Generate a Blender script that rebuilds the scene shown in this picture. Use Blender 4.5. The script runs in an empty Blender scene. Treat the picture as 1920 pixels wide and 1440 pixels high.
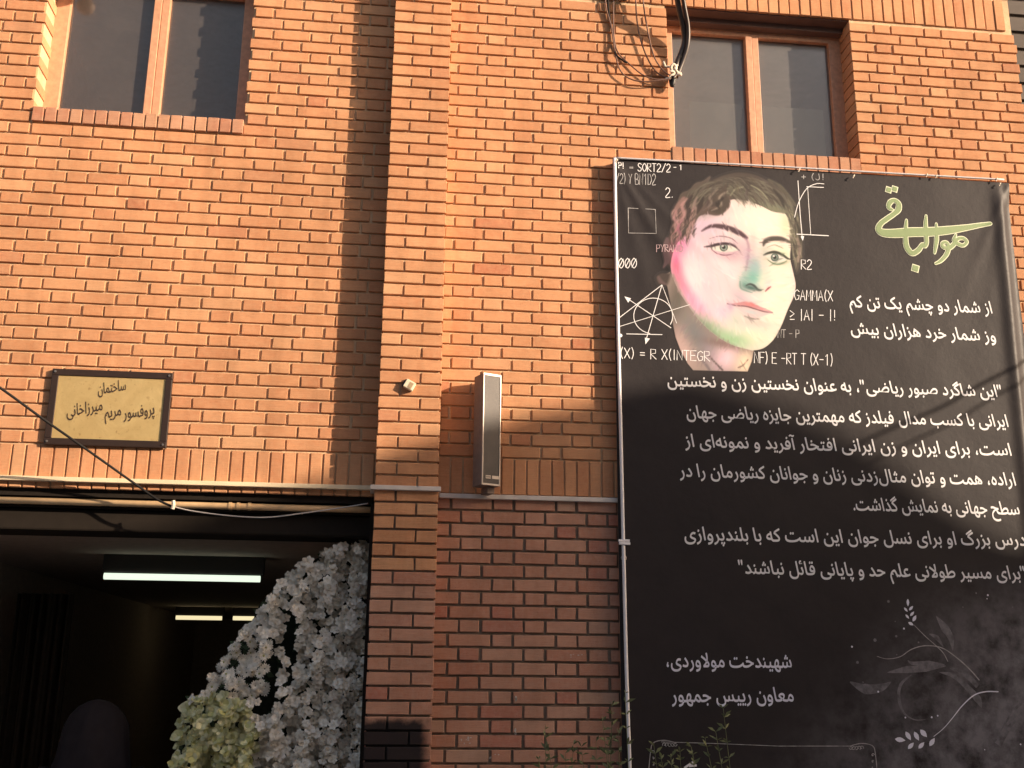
import bpy, bmesh, math, random
import numpy as np
from mathutils import Vector, Matrix
from mathutils.geometry import tessellate_polygon, interpolate_bezier
R = math.radians
rnd = random.Random(11)
SC = bpy.context.scene
COL = SC.collection

# ------------------------------------------------------------------ camera, sky, sun, exposure
CAM = Vector((-0.4503, -5.4525, 1.70))
FPX, YAW, PIT, ROL = 2024.68, 0.112123, 0.261854, 0.009835
fw = Vector((math.sin(YAW)*math.cos(PIT), math.cos(YAW)*math.cos(PIT), math.sin(PIT)))
rt0 = Vector((math.cos(YAW), -math.sin(YAW), 0)); up0 = rt0.cross(fw)
rt = rt0*math.cos(ROL)+up0*math.sin(ROL); up = -rt0*math.sin(ROL)+up0*math.cos(ROL)
cd = bpy.data.cameras.new("camera"); co = bpy.data.objects.new("camera", cd); COL.objects.link(co)
M = Matrix.Identity(4)
for i in range(3):
    M[i][0], M[i][1], M[i][2], M[i][3] = rt[i], up[i], -fw[i], CAM[i]
co.matrix_world = M
cd.sensor_width = 36; cd.lens = FPX/1920*36; cd.clip_end = 500; cd.clip_start = .05
SC.camera = co

SUN = Vector((1.8, -1.0, 0.62)).normalized()
w = bpy.data.worlds.new("World"); SC.world = w; w.use_nodes = True
nt = w.node_tree; bg = nt.nodes['Background']
sky = nt.nodes.new('ShaderNodeTexSky'); sky.sky_type = 'NISHITA'; sky.sun_disc = False
sky.sun_elevation = math.asin(SUN.z); sky.sun_rotation = math.atan2(SUN.x, SUN.y)
sky.air_density = 1.2; sky.dust_density = 3.0; sky.ozone_density = 1.0
wb = nt.nodes.new('ShaderNodeMix'); wb.data_type = 'RGBA'; wb.blend_type = 'MULTIPLY'; wb.inputs[0].default_value = 1; wb.inputs[7].default_value = (1.0, .87, .82, 1)   # the camera's warm white balance
nt.links.new(sky.outputs[0], wb.inputs[6]); nt.links.new(wb.outputs[2], bg.inputs[0]); bg.inputs[1].default_value = 0.15
sl = bpy.data.lights.new("sun", 'SUN'); sl.energy = 5.0; sl.angle = R(0.4); sl.color = (1.0, .80, .60)
so = bpy.data.objects.new("sun", sl); COL.objects.link(so)
so.rotation_euler = (-SUN).to_track_quat('-Z', 'Y').to_euler(); so.location = (8, -8, 8)
SC.view_settings.view_transform = 'Standard'; SC.view_settings.look = 'None'
SC.view_settings.exposure = 0.82; SC.view_settings.gamma = 1; SC.view_settings.use_curve_mapping = False

def at(u, v, y=0.0):
    """point of the vertical plane y seen at photo pixel u, v (used to take measurements off the photograph)"""
    d = fw*FPX + rt*(u-960) - up*(v-720)
    t = (y-CAM.y)/d.y
    return CAM+d*t

# ------------------------------------------------------------------ helpers
def tag(o, label=None, cat=None, group=None, kind=None):
    if label: o['label'] = label
    if cat: o['category'] = cat
    if group: o['group'] = group
    if kind: o['kind'] = kind
    return o
def empty(name, loc=(0, 0, 0), rz=0):
    o = bpy.data.objects.new(name, None); COL.objects.link(o); o.location = loc; o.rotation_euler = (0, 0, rz)
    o.empty_display_size = .1
    return o
def link(name, me, mat=None, parent=None, smooth=False):
    if mat is not None:
        me.materials.clear(); me.materials.append(mat)
    o = bpy.data.objects.new(name, me); COL.objects.link(o)
    if parent: o.parent = parent
    if smooth:
        me.polygons.foreach_set('use_smooth', [True]*len(me.polygons))
    return o
class MB:
    def __init__(s): s.v = []; s.f = []
    def add(s, vs, fs):
        n = len(s.v); s.v += [tuple(p) for p in vs]; s.f += [tuple(i+n for i in f) for f in fs]
    def box(s, a, b):
        x0, y0, z0 = a; x1, y1, z1 = b
        s.add([(x0,y0,z0),(x1,y0,z0),(x1,y1,z0),(x0,y1,z0),(x0,y0,z1),(x1,y0,z1),(x1,y1,z1),(x0,y1,z1)],
              [(3,2,1,0),(4,5,6,7),(0,1,5,4),(1,2,6,5),(2,3,7,6),(3,0,4,7)])
    def tube(s, pts, r, n=8, cap=True):
        pts = [Vector(p) for p in pts]; rs = r if hasattr(r, '__len__') else [r]*len(pts)
        base = len(s.v); prev = None
        for i, p in enumerate(pts):
            t = (pts[min(i+1, len(pts)-1)]-pts[max(i-1, 0)]).normalized()
            if prev is None:
                a = t.orthogonal().normalized()
            else:
                a = (prev-t*prev.dot(t)).normalized()
            prev = a; b = t.cross(a)
            for k in range(n):
                g = 2*math.pi*k/n; s.v.append(tuple(p+(a*math.cos(g)+b*math.sin(g))*rs[i]))
        for i in range(len(pts)-1):
            for k in range(n):
                s.f.append((base+i*n+k, base+i*n+(k+1)%n, base+(i+1)*n+(k+1)%n, base+(i+1)*n+k))
        if cap:
            s.f.append(tuple(base+k for k in range(n))[::-1]); s.f.append(tuple(base+(len(pts)-1)*n+k for k in range(n)))
    def build(s, name, mat, parent=None, smooth=False, bevel=0):
        me = bpy.data.meshes.new(name); me.from_pydata(s.v, [], s.f); me.update()
        o = link(name, me, mat, parent, smooth)
        if bevel:
            m = o.modifiers.new('b', 'BEVEL'); m.width = bevel; m.segments = 2; m.limit_method = 'ANGLE'
        return o
def spl(pts, n=6, closed=False):
    P = [Vector(p) for p in pts]; N = len(P); out = []
    for i in (range(N) if closed else range(N-1)):
        if closed: a, b, c, d = P[(i-1) % N], P[i], P[(i+1) % N], P[(i+2) % N]
        else: a, b, c, d = P[max(i-1, 0)], P[i], P[i+1], P[min(i+2, N-1)]
        for k in range(n):
            t = k/n
            out.append(.5*((2*b)+(c-a)*t+(2*a-5*b+4*c-d)*t*t+(3*b-a-3*c+d)*t**3))
    if not closed: out.append(P[-1])
    return out

# ------------------------------------------------------------------ materials
class NT:
    def __init__(s, name):
        s.m = bpy.data.materials.new(name); s.m.use_nodes = True; s.t = s.m.node_tree
        s.b = s.t.nodes['Principled BSDF']; s.out = s.t.nodes['Material Output']
    def n(s, typ, **k):
        q = s.t.nodes.new(typ)
        for a, v in k.items():
            if a.startswith('i_'):
                key = a[2:]; q.inputs[int(key) if key.isdigit() else key.replace('_', ' ')].default_value = v
            else: setattr(q, a, v)
        return q
    def l(s, a, b): s.t.links.new(a, b)
    def math(s, op, a, b=None, clamp=False):
        q = s.n('ShaderNodeMath', operation=op, use_clamp=clamp)
        for i, x in enumerate((a, b)):
            if x is None: continue
            if isinstance(x, (int, float)): q.inputs[i].default_value = x
            else: s.l(x, q.inputs[i])
        return q.outputs[0]
    def pos(s): return s.n('ShaderNodeNewGeometry').outputs['Position']
    def noise(s, vec, scale, detail=4, rough=.55, dist=0):
        q = s.n('ShaderNodeTexNoise'); q.inputs['Scale'].default_value = scale; q.inputs['Detail'].default_value = detail
        q.inputs['Roughness'].default_value = rough; q.inputs['Distortion'].default_value = dist
        s.l(vec, q.inputs['Vector']); return q.outputs['Fac']
    def ramp(s, fac, stops):
        q = s.n('ShaderNodeValToRGB'); e = q.color_ramp.elements
        while len(e) < len(stops): e.new(.5)
        for i, (p, c) in enumerate(stops): e[i].position = p; e[i].color = tuple(c)+(1,)
        s.l(fac, q.inputs[0]); return q.outputs[0]
    def mix(s, f, a, b, mode='MIX'):
        q = s.n('ShaderNodeMix', data_type='RGBA', blend_type=mode)
        for i, x in ((0, f), (6, a), (7, b)):
            if isinstance(x, (int, float)): q.inputs[i].default_value = x
            elif isinstance(x, tuple): q.inputs[i].default_value = x+(1,)
            else: s.l(x, q.inputs[i])
        return q.outputs[2]
    def bump(s, h, strength=.3, dist=.002):
        q = s.n('ShaderNodeBump'); q.inputs['Strength'].default_value = strength; q.inputs['Distance'].default_value = dist
        s.l(h, q.inputs['Height']); s.l(q.outputs[0], s.b.inputs['Normal'])
    def set(s, **k):
        for a, v in k.items():
            key = a.replace('_', ' ')
            if isinstance(v, tuple) and len(v) == 3: v = v+(1,)
            if isinstance(v, (int, float, tuple)): s.b.inputs[key].default_value = v
            else: s.l(v, s.b.inputs[key])
        return s.m
def islandrand(q):
    g = q.n('ShaderNodeNewGeometry'); o = q.n('ShaderNodeObjectInfo')
    return q.math('FRACT', q.math('ADD', g.outputs['Random Per Island'], q.math('MULTIPLY', o.outputs['Random'], 7.31)))
def dark_patch_mask(q):
    """near-black patch on the foot of the pilaster, with soft ragged edges"""
    p = q.n('ShaderNodeSeparateXYZ'); g = q.pos(); q.l(g, p.inputs[0])
    nz = q.noise(g, 22, 3)
    def edge(val, a, b):
        m = q.n('ShaderNodeMapRange', interpolation_type='SMOOTHSTEP'); m.inputs[1].default_value = a; m.inputs[2].default_value = b
        q.l(val, m.inputs[0]); return m.outputs[0]
    zz = q.math('ADD', p.outputs['Z'], q.math('MULTIPLY', nz, .05)); xx = q.math('ADD', p.outputs['X'], q.math('MULTIPLY', nz, .04))
    m = q.math('MULTIPLY', edge(zz, 1.525, 1.485), edge(xx, -.195, -.25))
    return q.math('MULTIPLY', q.math('MULTIPLY', m, edge(p.outputs['Y'], -.09, -.12)), .97)
def brick_mat(name, stops, grey, spec=.25):
    q = NT(name); g = q.pos(); r = islandrand(q)
    c = q.ramp(r, stops)
    n1 = q.noise(g, 38, 5, .65); n2 = q.noise(g, 6, 3); n3 = q.noise(g, 260, 3, .6)
    c = q.mix(q.ramp(n1, [(.35, (0,)*3), (.75, (.42,)*3)]), c, grey)
    st = q.n('ShaderNodeMapping'); st.inputs['Scale'].default_value = (14, 14, 190); q.l(g, st.inputs[0])
    n4 = q.noise(st.outputs[0], 1, 3, .6)
    c = q.mix(1.0, c, q.ramp(n4, [(.2, (.86,)*3), (.8, (1.1,)*3)]), 'MULTIPLY')
    c = q.mix(1.0, c, q.ramp(n2, [(.25, (.86,)*3), (.75, (1.12,)*3)]), 'MULTIPLY')
    n5 = q.noise(g, .9, 3, .6, .5); st2 = q.n('ShaderNodeMapping'); st2.inputs['Scale'].default_value = (9, 9, .7); q.l(g, st2.inputs[0]); n6 = q.noise(st2.outputs[0], 1, 4, .6)
    c = q.mix(1.0, c, q.ramp(n5, [(.3, (.88, .87, .87)), (.7, (1.08,)*3)]), 'MULTIPLY')
    c = q.mix(1.0, c, q.ramp(n6, [(.25, (.84, .82, .80)), (.5, (1,)*3), (.8, (1.06, 1.07, 1.08))]), 'MULTIPLY')
    pits = q.ramp(n3, [(.60, (1,)*3), (.72, (.5, .45, .42))])
    c = q.mix(.8, c, pits, 'MULTIPLY')
    c = q.mix(dark_patch_mask(q), c, (.014, .013, .015))
    h = q.math('ADD', q.math('MULTIPLY', n1, .6), q.math('ADD', q.math('MULTIPLY', n3, .5), q.math('MULTIPLY', n4, .5)))
    q.bump(h, .55, .0022)
    return q.set(Base_Color=c, Roughness=.88, Specular_IOR_Level=spec)
MAT = {}
MAT['brick'] = brick_mat('orange_brick', [(0, (.49, .215, .105)), (.25, (.54, .255, .125)), (.55, (.57, .28, .14)), (.8, (.525, .24, .115)), (.93, (.60, .325, .17)), (1, (.44, .165, .085))], (.60, .37, .21))  # the upper bricks' own orange tone, varied from brick to brick
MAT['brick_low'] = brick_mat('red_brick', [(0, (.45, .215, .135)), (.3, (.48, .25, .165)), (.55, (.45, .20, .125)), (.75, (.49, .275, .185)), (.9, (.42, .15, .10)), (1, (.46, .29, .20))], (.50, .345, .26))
MAT['brick_side'] = brick_mat('pale_sill_brick', [(0, (.40, .17, .10)), (.5, (.46, .23, .14)), (1, (.50, .27, .16))], (.52, .33, .22))
def mortar(name, a, b):
    q = NT(name); g = q.pos(); n = q.noise(g, 60, 5, .7); n2 = q.noise(g, 7, 2)
    c = q.mix(n, a, b); c = q.mix(1., c, q.ramp(n2, [(.3, (.8,)*3), (.7, (1.15,)*3)]), 'MULTIPLY')
    c = q.mix(dark_patch_mask(q), c, (.012, .012, .013))
    q.bump(n, .8, .004)
    return q.set(Base_Color=c, Roughness=.95, Specular_IOR_Level=.1)
MAT['mortar'] = mortar('pale_mortar', (.50, .33, .19), (.68, .50, .32))
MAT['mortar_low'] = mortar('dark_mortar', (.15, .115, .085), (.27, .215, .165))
def plain(name, col, rough=.6, metal=0., var=.12, scale=20, bump=.0, spec=.5, **k):
    q = NT(name); g = q.pos(); n = q.noise(g, scale, 4, .6)
    c = q.mix(1., tuple(col), q.ramp(n, [(.3, (1-var,)*3), (.7, (1+var,)*3)]), 'MULTIPLY')
    if bump: q.bump(n, bump, .002)
    return q.set(Base_Color=c, Roughness=rough, Metallic=metal, Specular_IOR_Level=spec, **k)
MAT['flash_l'] = plain('cream_painted_trim', (.74, .60, .40), .55, 0, .08, 9, .2)
MAT['flash_g'] = plain('grey_painted_trim', (.62, .57, .52), .5, 0, .1, 14, .2)
MAT['wood'] = plain('varnished_window_wood', (.56, .29, .17), .5, 0, .16, 34, .25)
MAT['black'] = plain('black_paint', (.018, .016, .015), .5)
MAT['darkwall'] = plain('hall_plaster', (.50, .41, .35), .9)
MAT['hallfloor'] = plain('hall_floor_stone', (.10, .09, .08), .5)
MAT['steel'] = plain('shutter_steel', (.019, .0145, .011), .75, spec=.15)
MAT['soffit'] = plain('dark_soffit_board', (.15, .085, .065), .7)
MAT['pipe'] = plain('painted_pipe', (.74, .50, .27), .5, 0, .12, 16, .2)
MAT['white'] = plain('white_plastic', (.86, .84, .84), .4, 0, .05, 30)
MAT['speaker_case'] = plain('grey_speaker_case', (.20, .155, .13), .6, 0, .12, 40, .2, spec=.2)
MAT['alu'] = plain('aluminium_trim', (.50, .44, .38), .45, .3, .06, 40)
MAT['cable'] = plain('black_cable', (.010, .009, .009), .7, spec=.2)
MAT['cable_b'] = plain('brown_cable', (.16, .085, .06), .5)
MAT['cable_w'] = plain('pale_cable', (.55, .50, .46), .5)
MAT['hose'] = plain('dark_conduit', (.045, .032, .026), .38, 0, .3, 60)
MAT['rag'] = plain('pale_rag', (.72, .62, .50), .9, 0, .2, 60, .4)
MAT['scarf'] = plain('dark_scarf_cloth', (.022, .019, .022), .95, spec=.1)
MAT['skin'] = plain('skin', (.45, .26, .18), .6)
MAT['curtain'] = plain('brown_curtain', (.10, .07, .05), .9)
MAT['leaf'] = plain('dark_leaf', (.045, .075, .025), .6, 0, .35, 25)
MAT['weed'] = plain('weed_green', (.14, .16, .07), .7, 0, .3, 40)
MAT['card'] = plain('cream_card', (.80, .74, .56), .8, 0, .06, 4)
MAT['room'] = plain('room_plaster', (.70, .62, .56), .9)
MAT['brass_screw'] = plain('screw', (.6, .55, .5), .3, .9)
MAT['stone'] = plain('plinth_stone', (.16, .145, .13), .7, 0, .25, 18, .3)
def glass(name, dust, col):
    q = NT(name); g = q.pos(); n = q.noise(g, 5, 4, .6, .6); n2 = q.noise(g, 70, 3)
    tr = q.n('ShaderNodeBsdfTransparent'); tr.inputs[0].default_value = (.84, .86, .86, 1)
    di = q.n('ShaderNodeBsdfDiffuse'); di.inputs[0].default_value = col+(1,)
    gl = q.n('ShaderNodeBsdfGlossy'); gl.inputs['Roughness'].default_value = .2; gl.inputs[0].default_value = (.9, .84, .78, 1)
    m1 = q.n('ShaderNodeMixShader'); q.l(q.math('ADD', dust, q.math('ADD', q.math('MULTIPLY', n, dust), q.math('MULTIPLY', n2, .03))), m1.inputs[0])
    q.l(tr.outputs[0], m1.inputs[1]); q.l(di.outputs[0], m1.inputs[2])
    fr = q.n('ShaderNodeFresnel'); fr.inputs[0].default_value = 1.58; m2 = q.n('ShaderNodeMixShader')
    q.l(fr.outputs[0], m2.inputs[0]); q.l(m1.outputs[0], m2.inputs[1]); q.l(gl.outputs[0], m2.inputs[2]); q.l(m2.outputs[0], q.out.inputs[0])
    return q.m
MAT['glass_l'] = glass('window_glass', .085, (.40, .34, .31)); MAT['glass_r'] = glass('dusty_window_glass', .125, (.46, .43, .40))
q = NT('speaker_grille'); g = q.pos(); n = q.noise(g, 9, 4, .6); v = q.n('ShaderNodeTexVoronoi'); v.inputs['Scale'].default_value = 420; q.l(g, v.inputs['Vector'])
c = q.mix(n, (.03, .026, .024), (.095, .078, .066)); c = q.mix(1., c, q.ramp(v.outputs['Distance'], [(.2, (.5,)*3), (.6, (1.1,)*3)]), 'MULTIPLY')
q.bump(v.outputs['Distance'], .3, .001); MAT['grille'] = q.set(Base_Color=c, Roughness=.55)
q = NT('brushed_brass'); g = q.pos(); st = q.n('ShaderNodeMapping'); st.inputs['Scale'].default_value = (3, 3, 90); q.l(g, st.inputs[0])
n = q.noise(st.outputs[0], 1.5, 4); n2 = q.noise(g, 6, 4, .6, .8); n3 = q.noise(g, 45, 3)
c = q.mix(n2, (.56, .37, .14), (.92, .70, .33)); c = q.mix(q.ramp(n3, [(.62, (0,)*3), (.75, (.5,)*3)]), c, (.35, .16, .05))
q.bump(n2, .5, .006); MAT['brass'] = q.set(Base_Color=c, Roughness=q.math('ADD', .30, q.math('MULTIPLY', n, .2)), Metallic=.55)
def petal(name, a, b):
    q = NT(name); r = islandrand(q); g = q.pos(); n = q.noise(g, 90, 3)
    c = q.mix(r, a, b); c = q.mix(1., c, q.ramp(n, [(.3, (.85,)*3), (.7, (1.08,)*3)]), 'MULTIPLY')
    return q.set(Base_Color=c, Roughness=.75, Specular_IOR_Level=.2)
MAT['petal'] = petal('white_petals', (.92, .84, .70), (.98, .93, .82))
MAT['petal_g'] = petal('green_yellow_petals', (.56, .55, .22), (.84, .82, .55))
MAT['petal_c'] = petal('flower_centre', (.50, .46, .20), (.42, .44, .16))
def emis(name, col, s):
    q = NT(name); return q.set(Base_Color=(.8, .8, .8), Emission_Color=col, Emission_Strength=s)
MAT['tube_c'] = emis('cool_tube', (.86, 1., .80), .60)
MAT['tube_w'] = emis('warm_tube', (1., .86, .50), .55)
def ink(name, col, rough=.5, var=.05): return plain(name, col, rough, 0, var, 30)
MAT['ink_w'] = ink('white_print', (.80, .79, .80))
MAT['ink_g'] = ink('grey_print', (.34, .33, .33), var=.4)
MAT['ink_d'] = ink('dim_print', (.125, .118, .13), var=.5)
MAT['ink_green'] = ink('green_print', (.20, .28, .12))
MAT['ink_cream'] = ink('pale_outline_print', (.72, .76, .55))
MAT['ink_shade'] = ink('shade_tinted_print', (.74, .74, .84))  # white print with the bluish cast of shade put into its colour
MAT['ink_dark'] = ink('engraved_letters', (.05, .03, .02))
MAT['ink_pyr'] = ink('faded_print', (.42, .30, .32), var=.4)

# ------------------------------------------------------------------ ground, street
def struct(o): o['kind'] = 'structure'; return o
m = MB(); m.add([(-150, -150, -.12), (150, -150, -.12), (150, 150, -.12), (-150, 150, -.12)], [(0, 1, 2, 3)])
struct(m.build('road', plain('asphalt', (.055, .053, .05), .9, 0, .3, 30, .4)))
m = MB(); m.box((-30, -6.6, -.119), (30, 9.0, 0)); struct(m.build('pavement', plain('pavement_slabs', (.34, .32, .30), .85, 0, .2, 6, .3), bevel=.01))

# ------------------------------------------------------------------ the brick building
B = empty('brick_building'); tag(B, 'orange brick building front with two windows, a projecting pilaster and a dark open hall', 'building')
P = .32; CH = .0668; ZC = 5.479           # course height and centre of course 0
XL, XR = -3.35, 3.236
LW = (-2.425, -1.322, 4.605, 5.525); RW = (1.058, 2.185, 4.610, 5.525)    # window openings
OPX1, OPZ = -.545, 2.545                                                   # hall opening
PX0, PX1, PY = -.527, -.214, -.13                                          # pilaster
bricks = []   # (kind, x0,x1,z0,z1,yfront,depth,mat,parentkey)
def put(kind, x0, x1, z0, z1, y=0., dep=.03, mat='brick', par='wall'):
    if x1-x0 > .012: bricks.append((kind, x0, x1, z0, z1, y, dep, mat, par))
def hidden_by_banner(x0, x1, z0, z1): return x0 > .93 and x1 < 2.85 and z1 < 4.35
def course(k, xa, xb, phase, y=0., holes=(), per=P, zc=None, ch=CH, mat='brick', par='wall', joint=.0115, bj=.0112):
    zc = ZC-k*ch if zc is None else zc
    z0 = zc-ch/2+bj/2; z1 = zc+ch/2-bj/2
    n0 = int((xa-phase)/per)-2; n1 = int((xb-phase)/per)+2
    hw = per*.335
    segs = []
    cuts = [(xa, xb)]
    for (h0, h1, hz0, hz1) in holes:
        if hz0 < zc < hz1:
            cuts = [c for a, b in cuts for c in ((a, min(b, h0)), (max(a, h1), b)) if c[1]-c[0] > .01]
    for n in range(n0, n1+1):
        xs = phase+n*per
        for kind, a, b in (('header_brick', xs, xs+hw), ('brick', xs+hw, xs+per)):
            a2 = a+joint/2+rnd.uniform(-.0022, .0022); b2 = b-joint/2+rnd.uniform(-.0022, .0022)
            for ca, cb in cuts:
                x0 = max(a2, ca); x1 = min(b2, cb)
                if x1-x0 < .012: continue
                dep = .03
                for (h0, h1, hz0, hz1) in holes:
                    if hz0 < zc < hz1 and (abs(x0-h1) < .004 or abs(x1-h0) < .004): dep = .165
                if xb == XR and abs(x1-xb) < .003: dep = .10; x1 += (.012 if k % 2 else 0)
                if hidden_by_banner(x0, x1, z0, z1): continue
                put(kind if x1-x0 > .12 or kind == 'header_brick' else 'header_brick', x0, x1, z0, z1, y, dep, mat, par)
holes = (LW, RW)
for k in range(0, 41):
    # left field
    ph = -2.5325+(.5*P if k % 2 == 0 else 0)
    if k < 15: ph -= .18*P
    course(k, XL, PX0+.03, ph, holes=(LW, (LW[0]-.001, LW[1]+.001, 4.507, 4.61)))
    # middle field left of right window, and the field right of it
    if ZC-k*CH > 4.58:
        course(k, PX1-.03, RW[0], (.5*P if k % 2 else 0), holes=((RW[0], 9, 4.6, 6),))
        course(k, RW[1], XR, 2.3367+(.5*P if k % 2 else 0), holes=((0, RW[1], 4.6, 6),))
    else:
        sill = 4.53 < ZC-k*CH < 4.61
        course(k, PX1-.03, RW[0] if sill else 1.7, (.5*P if k % 2 else 0))
        course(k, RW[1] if sill else 1.7, XR, 2.3367+(.5*P if k % 2 else 0))
# courses of deep header bricks that form the window reveals' second skin
for (h0, h1, hz0, hz1) in holes: pass
# soldier courses
def soldiers(xa, xb, z0, z1, y=0., dep=.03, pitch=.0655, mat='brick', name='soldier_brick', par='wall', lean=0):
    x = xa
    while x+pitch <= xb+.02:
        if not hidden_by_banner(x, x+pitch, z0, z1):
            put(name, x+.004, min(x+pitch-.0045, xb), z0+rnd.uniform(-.001, .001), z1+rnd.uniform(-.001, .001), y+rnd.uniform(-.001, .001), dep, mat, par)
        x += pitch
soldiers(XL, PX0+.03, 5.533, 5.745); soldiers(PX1-.0, XR, 5.533, 5.745)
for x0_, x1_ in ((LW[0], LW[1]), (RW[0], RW[1])): pass
soldiers(XL, PX0+.02, 2.556, 2.768); soldiers(PX1-.0, .93, 2.585, 2.768)
for kk in range(-9, -3):   # courses above the upper soldier band
    course(kk, XL, PX0+.03, -2.5325+(.5*P if kk % 2 == 0 else 0)-.18*P, zc=5.755+CH/2+(-4-kk)*CH)
    course(kk, PX1-.03, XR, (.5*P if kk % 2 else 0), zc=5.755+CH/2+(-4-kk)*CH)
# sills
soldiers(LW[0]-.002, LW[1]+.004, 4.517, 4.598, y=-.012, dep=.19, pitch=.0652, mat='brick_side', name='sill_brick', par='sill')
soldiers(RW[0]+.004, RW[1]+.002, 4.500, 4.606, y=-.004, dep=.18, pitch=.0662, mat='brick_side', name='sill_brick', par='sill2')
# lower field, redder bricks with thicker dark joints
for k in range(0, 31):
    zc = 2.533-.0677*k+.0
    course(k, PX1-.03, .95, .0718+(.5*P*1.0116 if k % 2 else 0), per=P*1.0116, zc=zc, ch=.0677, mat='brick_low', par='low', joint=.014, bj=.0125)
# pilaster
for i in range(-8, 68):
    zc = 5.300-.0672*i
    if zc < .42 or zc > 6.2: continue
    low = i >= 41
    if abs(zc-2.578) < .025: continue
    z0, z1 = zc-.0336+.0058, zc+.0336-.0058
    if i == 40: z0 = 2.592
    jx = PX0+(.207 if i % 2 == 0 else .103)
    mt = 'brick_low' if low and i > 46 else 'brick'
    a0, b0 = PX0+rnd.uniform(-.002, .002), PX1+rnd.uniform(-.0015, .0015)
    put('brick' if i % 2 == 0 else 'header_brick', a0, jx-.005, z0, z1, PY, .126, mt, 'pilb' if low else 'pil')
    put('header_brick' if i % 2 == 0 else 'brick', jx+.005, b0, z0, z1, PY, .126, mt, 'pilb' if low else 'pil')

brick_cache = {}
def brick_geo(w_, h_, d_, seed, ch=.0022):
    r = random.Random(seed); j = lambda s: r.uniform(-s, s)
    vs = []
    for (y, ins, jit) in ((d_, 0, 0), (ch, 0, .0013), (0, ch, .0016)):
        for (sx, sz) in ((-1, -1), (1, -1), (1, 1), (-1, 1)):
            vs.append((sx*(w_/2-ins)+j(jit), y+(j(.0006) if y == 0 else 0), sz*(h_/2-ins)+j(jit)))
    fs = [(8, 9, 10, 11)]
    for a in (0, 4):
        for i in range(4): fs.append((a+i, a+(i+1) % 4, a+4+(i+1) % 4, a+4+i))
    return vs, fs
# parents
def wall_slab(name, rects, y, dep, mat, parent):
    mm = MB()
    for x0, x1, z0, z1 in rects: mm.box((x0, y, z0), (x1, y+dep, z1))
    return mm.build(name, mat, parent)
RC = .011
ZT = 6.16
upper = wall_slab('brick_wall', [
    (XL, LW[0]-.006, 2.56, ZT), (LW[0]-.006, LW[1]+.006, 2.56, LW[2]-.02), (LW[0]-.006, LW[1]+.006, LW[3]+.012, ZT), (LW[1]+.006, PX0+.03, 2.56, ZT),
    (PX1-.03, RW[0]-.006, 2.585, ZT), (RW[0]-.006, RW[1]+.006, 2.585, RW[2]-.03), (RW[0]-.006, RW[1]+.006, RW[3]+.012, ZT), (RW[1]+.006, XR-.006, 0, ZT)],
    RC, .20, MAT['mortar'], B)
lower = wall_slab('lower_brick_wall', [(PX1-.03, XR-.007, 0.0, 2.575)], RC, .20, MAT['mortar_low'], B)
pil = wall_slab('pilaster', [(PX0+.008, PX1-.008, 2.57, ZT)], PY+.013, .13, MAT['mortar'], B)
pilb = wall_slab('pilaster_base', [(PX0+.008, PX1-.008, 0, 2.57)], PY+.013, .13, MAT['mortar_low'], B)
sill_l = wall_slab('window_sill', [(LW[0], LW[1], 4.514, 4.594)], .004, .17, MAT['mortar'], B)
sill_r = wall_slab('window_sill', [(RW[0], RW[1]-.004, 4.497, 4.60)], .004, .17, MAT['mortar'], B)
PAR = {'wall': upper, 'low': lower, 'pil': pil, 'pilb': pilb, 'sill': sill_l, 'sill2': sill_r}
m = MB(); m.box((PX0-.02, PY-.02, 0), (PX1+.012, PY+.05, .40)); m.box((PX1+.012, -.03, 0), (XR, .005, .40)); m.build('plinth', MAT['stone'], B, bevel=.006)
def view_size(b):
    k, x0, x1, z0, z1, y, dep, mt, par = b
    d = Vector(((x0+x1)/2, y, (z0+z1)/2))-CAM
    u = 960+FPX*d.dot(rt)/d.dot(fw); v = 720-FPX*d.dot(up)/d.dot(fw)
    inside = -20 < u < 1940 and -15 < v < 1455
    return (1 if inside else .001)*(x1-x0)*(z1-z0)/d.length_squared*(-d.y/d.length)
single = set()
for kind in ('brick', 'header_brick', 'soldier_brick', 'sill_brick'):
    idx = sorted((i for i, b in enumerate(bricks) if b[0] == kind), key=lambda i: -view_size(bricks[i]))
    single.update(i for i in idx[:300] if view_size(bricks[i]) > 1e-4*.01)
stuffs = {}
for i, (kind, x0, x1, z0, z1, y, dep, mt, par) in enumerate(bricks):
    seed = rnd.randrange(6)
    yj = y+rnd.uniform(-.0012, .0012)
    cx, cz = (x0+x1)/2, (z0+z1)/2
    rot = rnd.uniform(-.006, .006) if dep < .1 else rnd.uniform(-.002, .002)
    if i in single:
        key = (round(x1-x0, 3), round(z1-z0, 3), dep, seed, mt)
        if key not in brick_cache:
            vs, fs = brick_geo(key[0], key[1], dep, seed)
            me = bpy.data.meshes.new(kind); me.from_pydata(vs, [], fs); me.materials.append(MAT[mt]); brick_cache[key] = me
        o = bpy.data.objects.new(kind, brick_cache[key]); COL.objects.link(o); o.parent = PAR[par]
        o.location = (cx, yj, cz); o.rotation_euler = (0, rot, 0)
    else:
        mb = stuffs.setdefault((par, mt), MB())
        vs, fs = brick_geo(x1-x0, z1-z0, dep, rnd.random())
        c_, s_ = math.cos(rot), math.sin(rot)
        mb.add([(cx+vx*c_+vz*s_, yj+vy, cz-vx*s_+vz*c_) for vx, vy, vz in vs], fs)
for (par, mt), mb in stuffs.items():
    tag(mb.build('small_bricks', MAT[mt], PAR[par]), kind='stuff')

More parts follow.
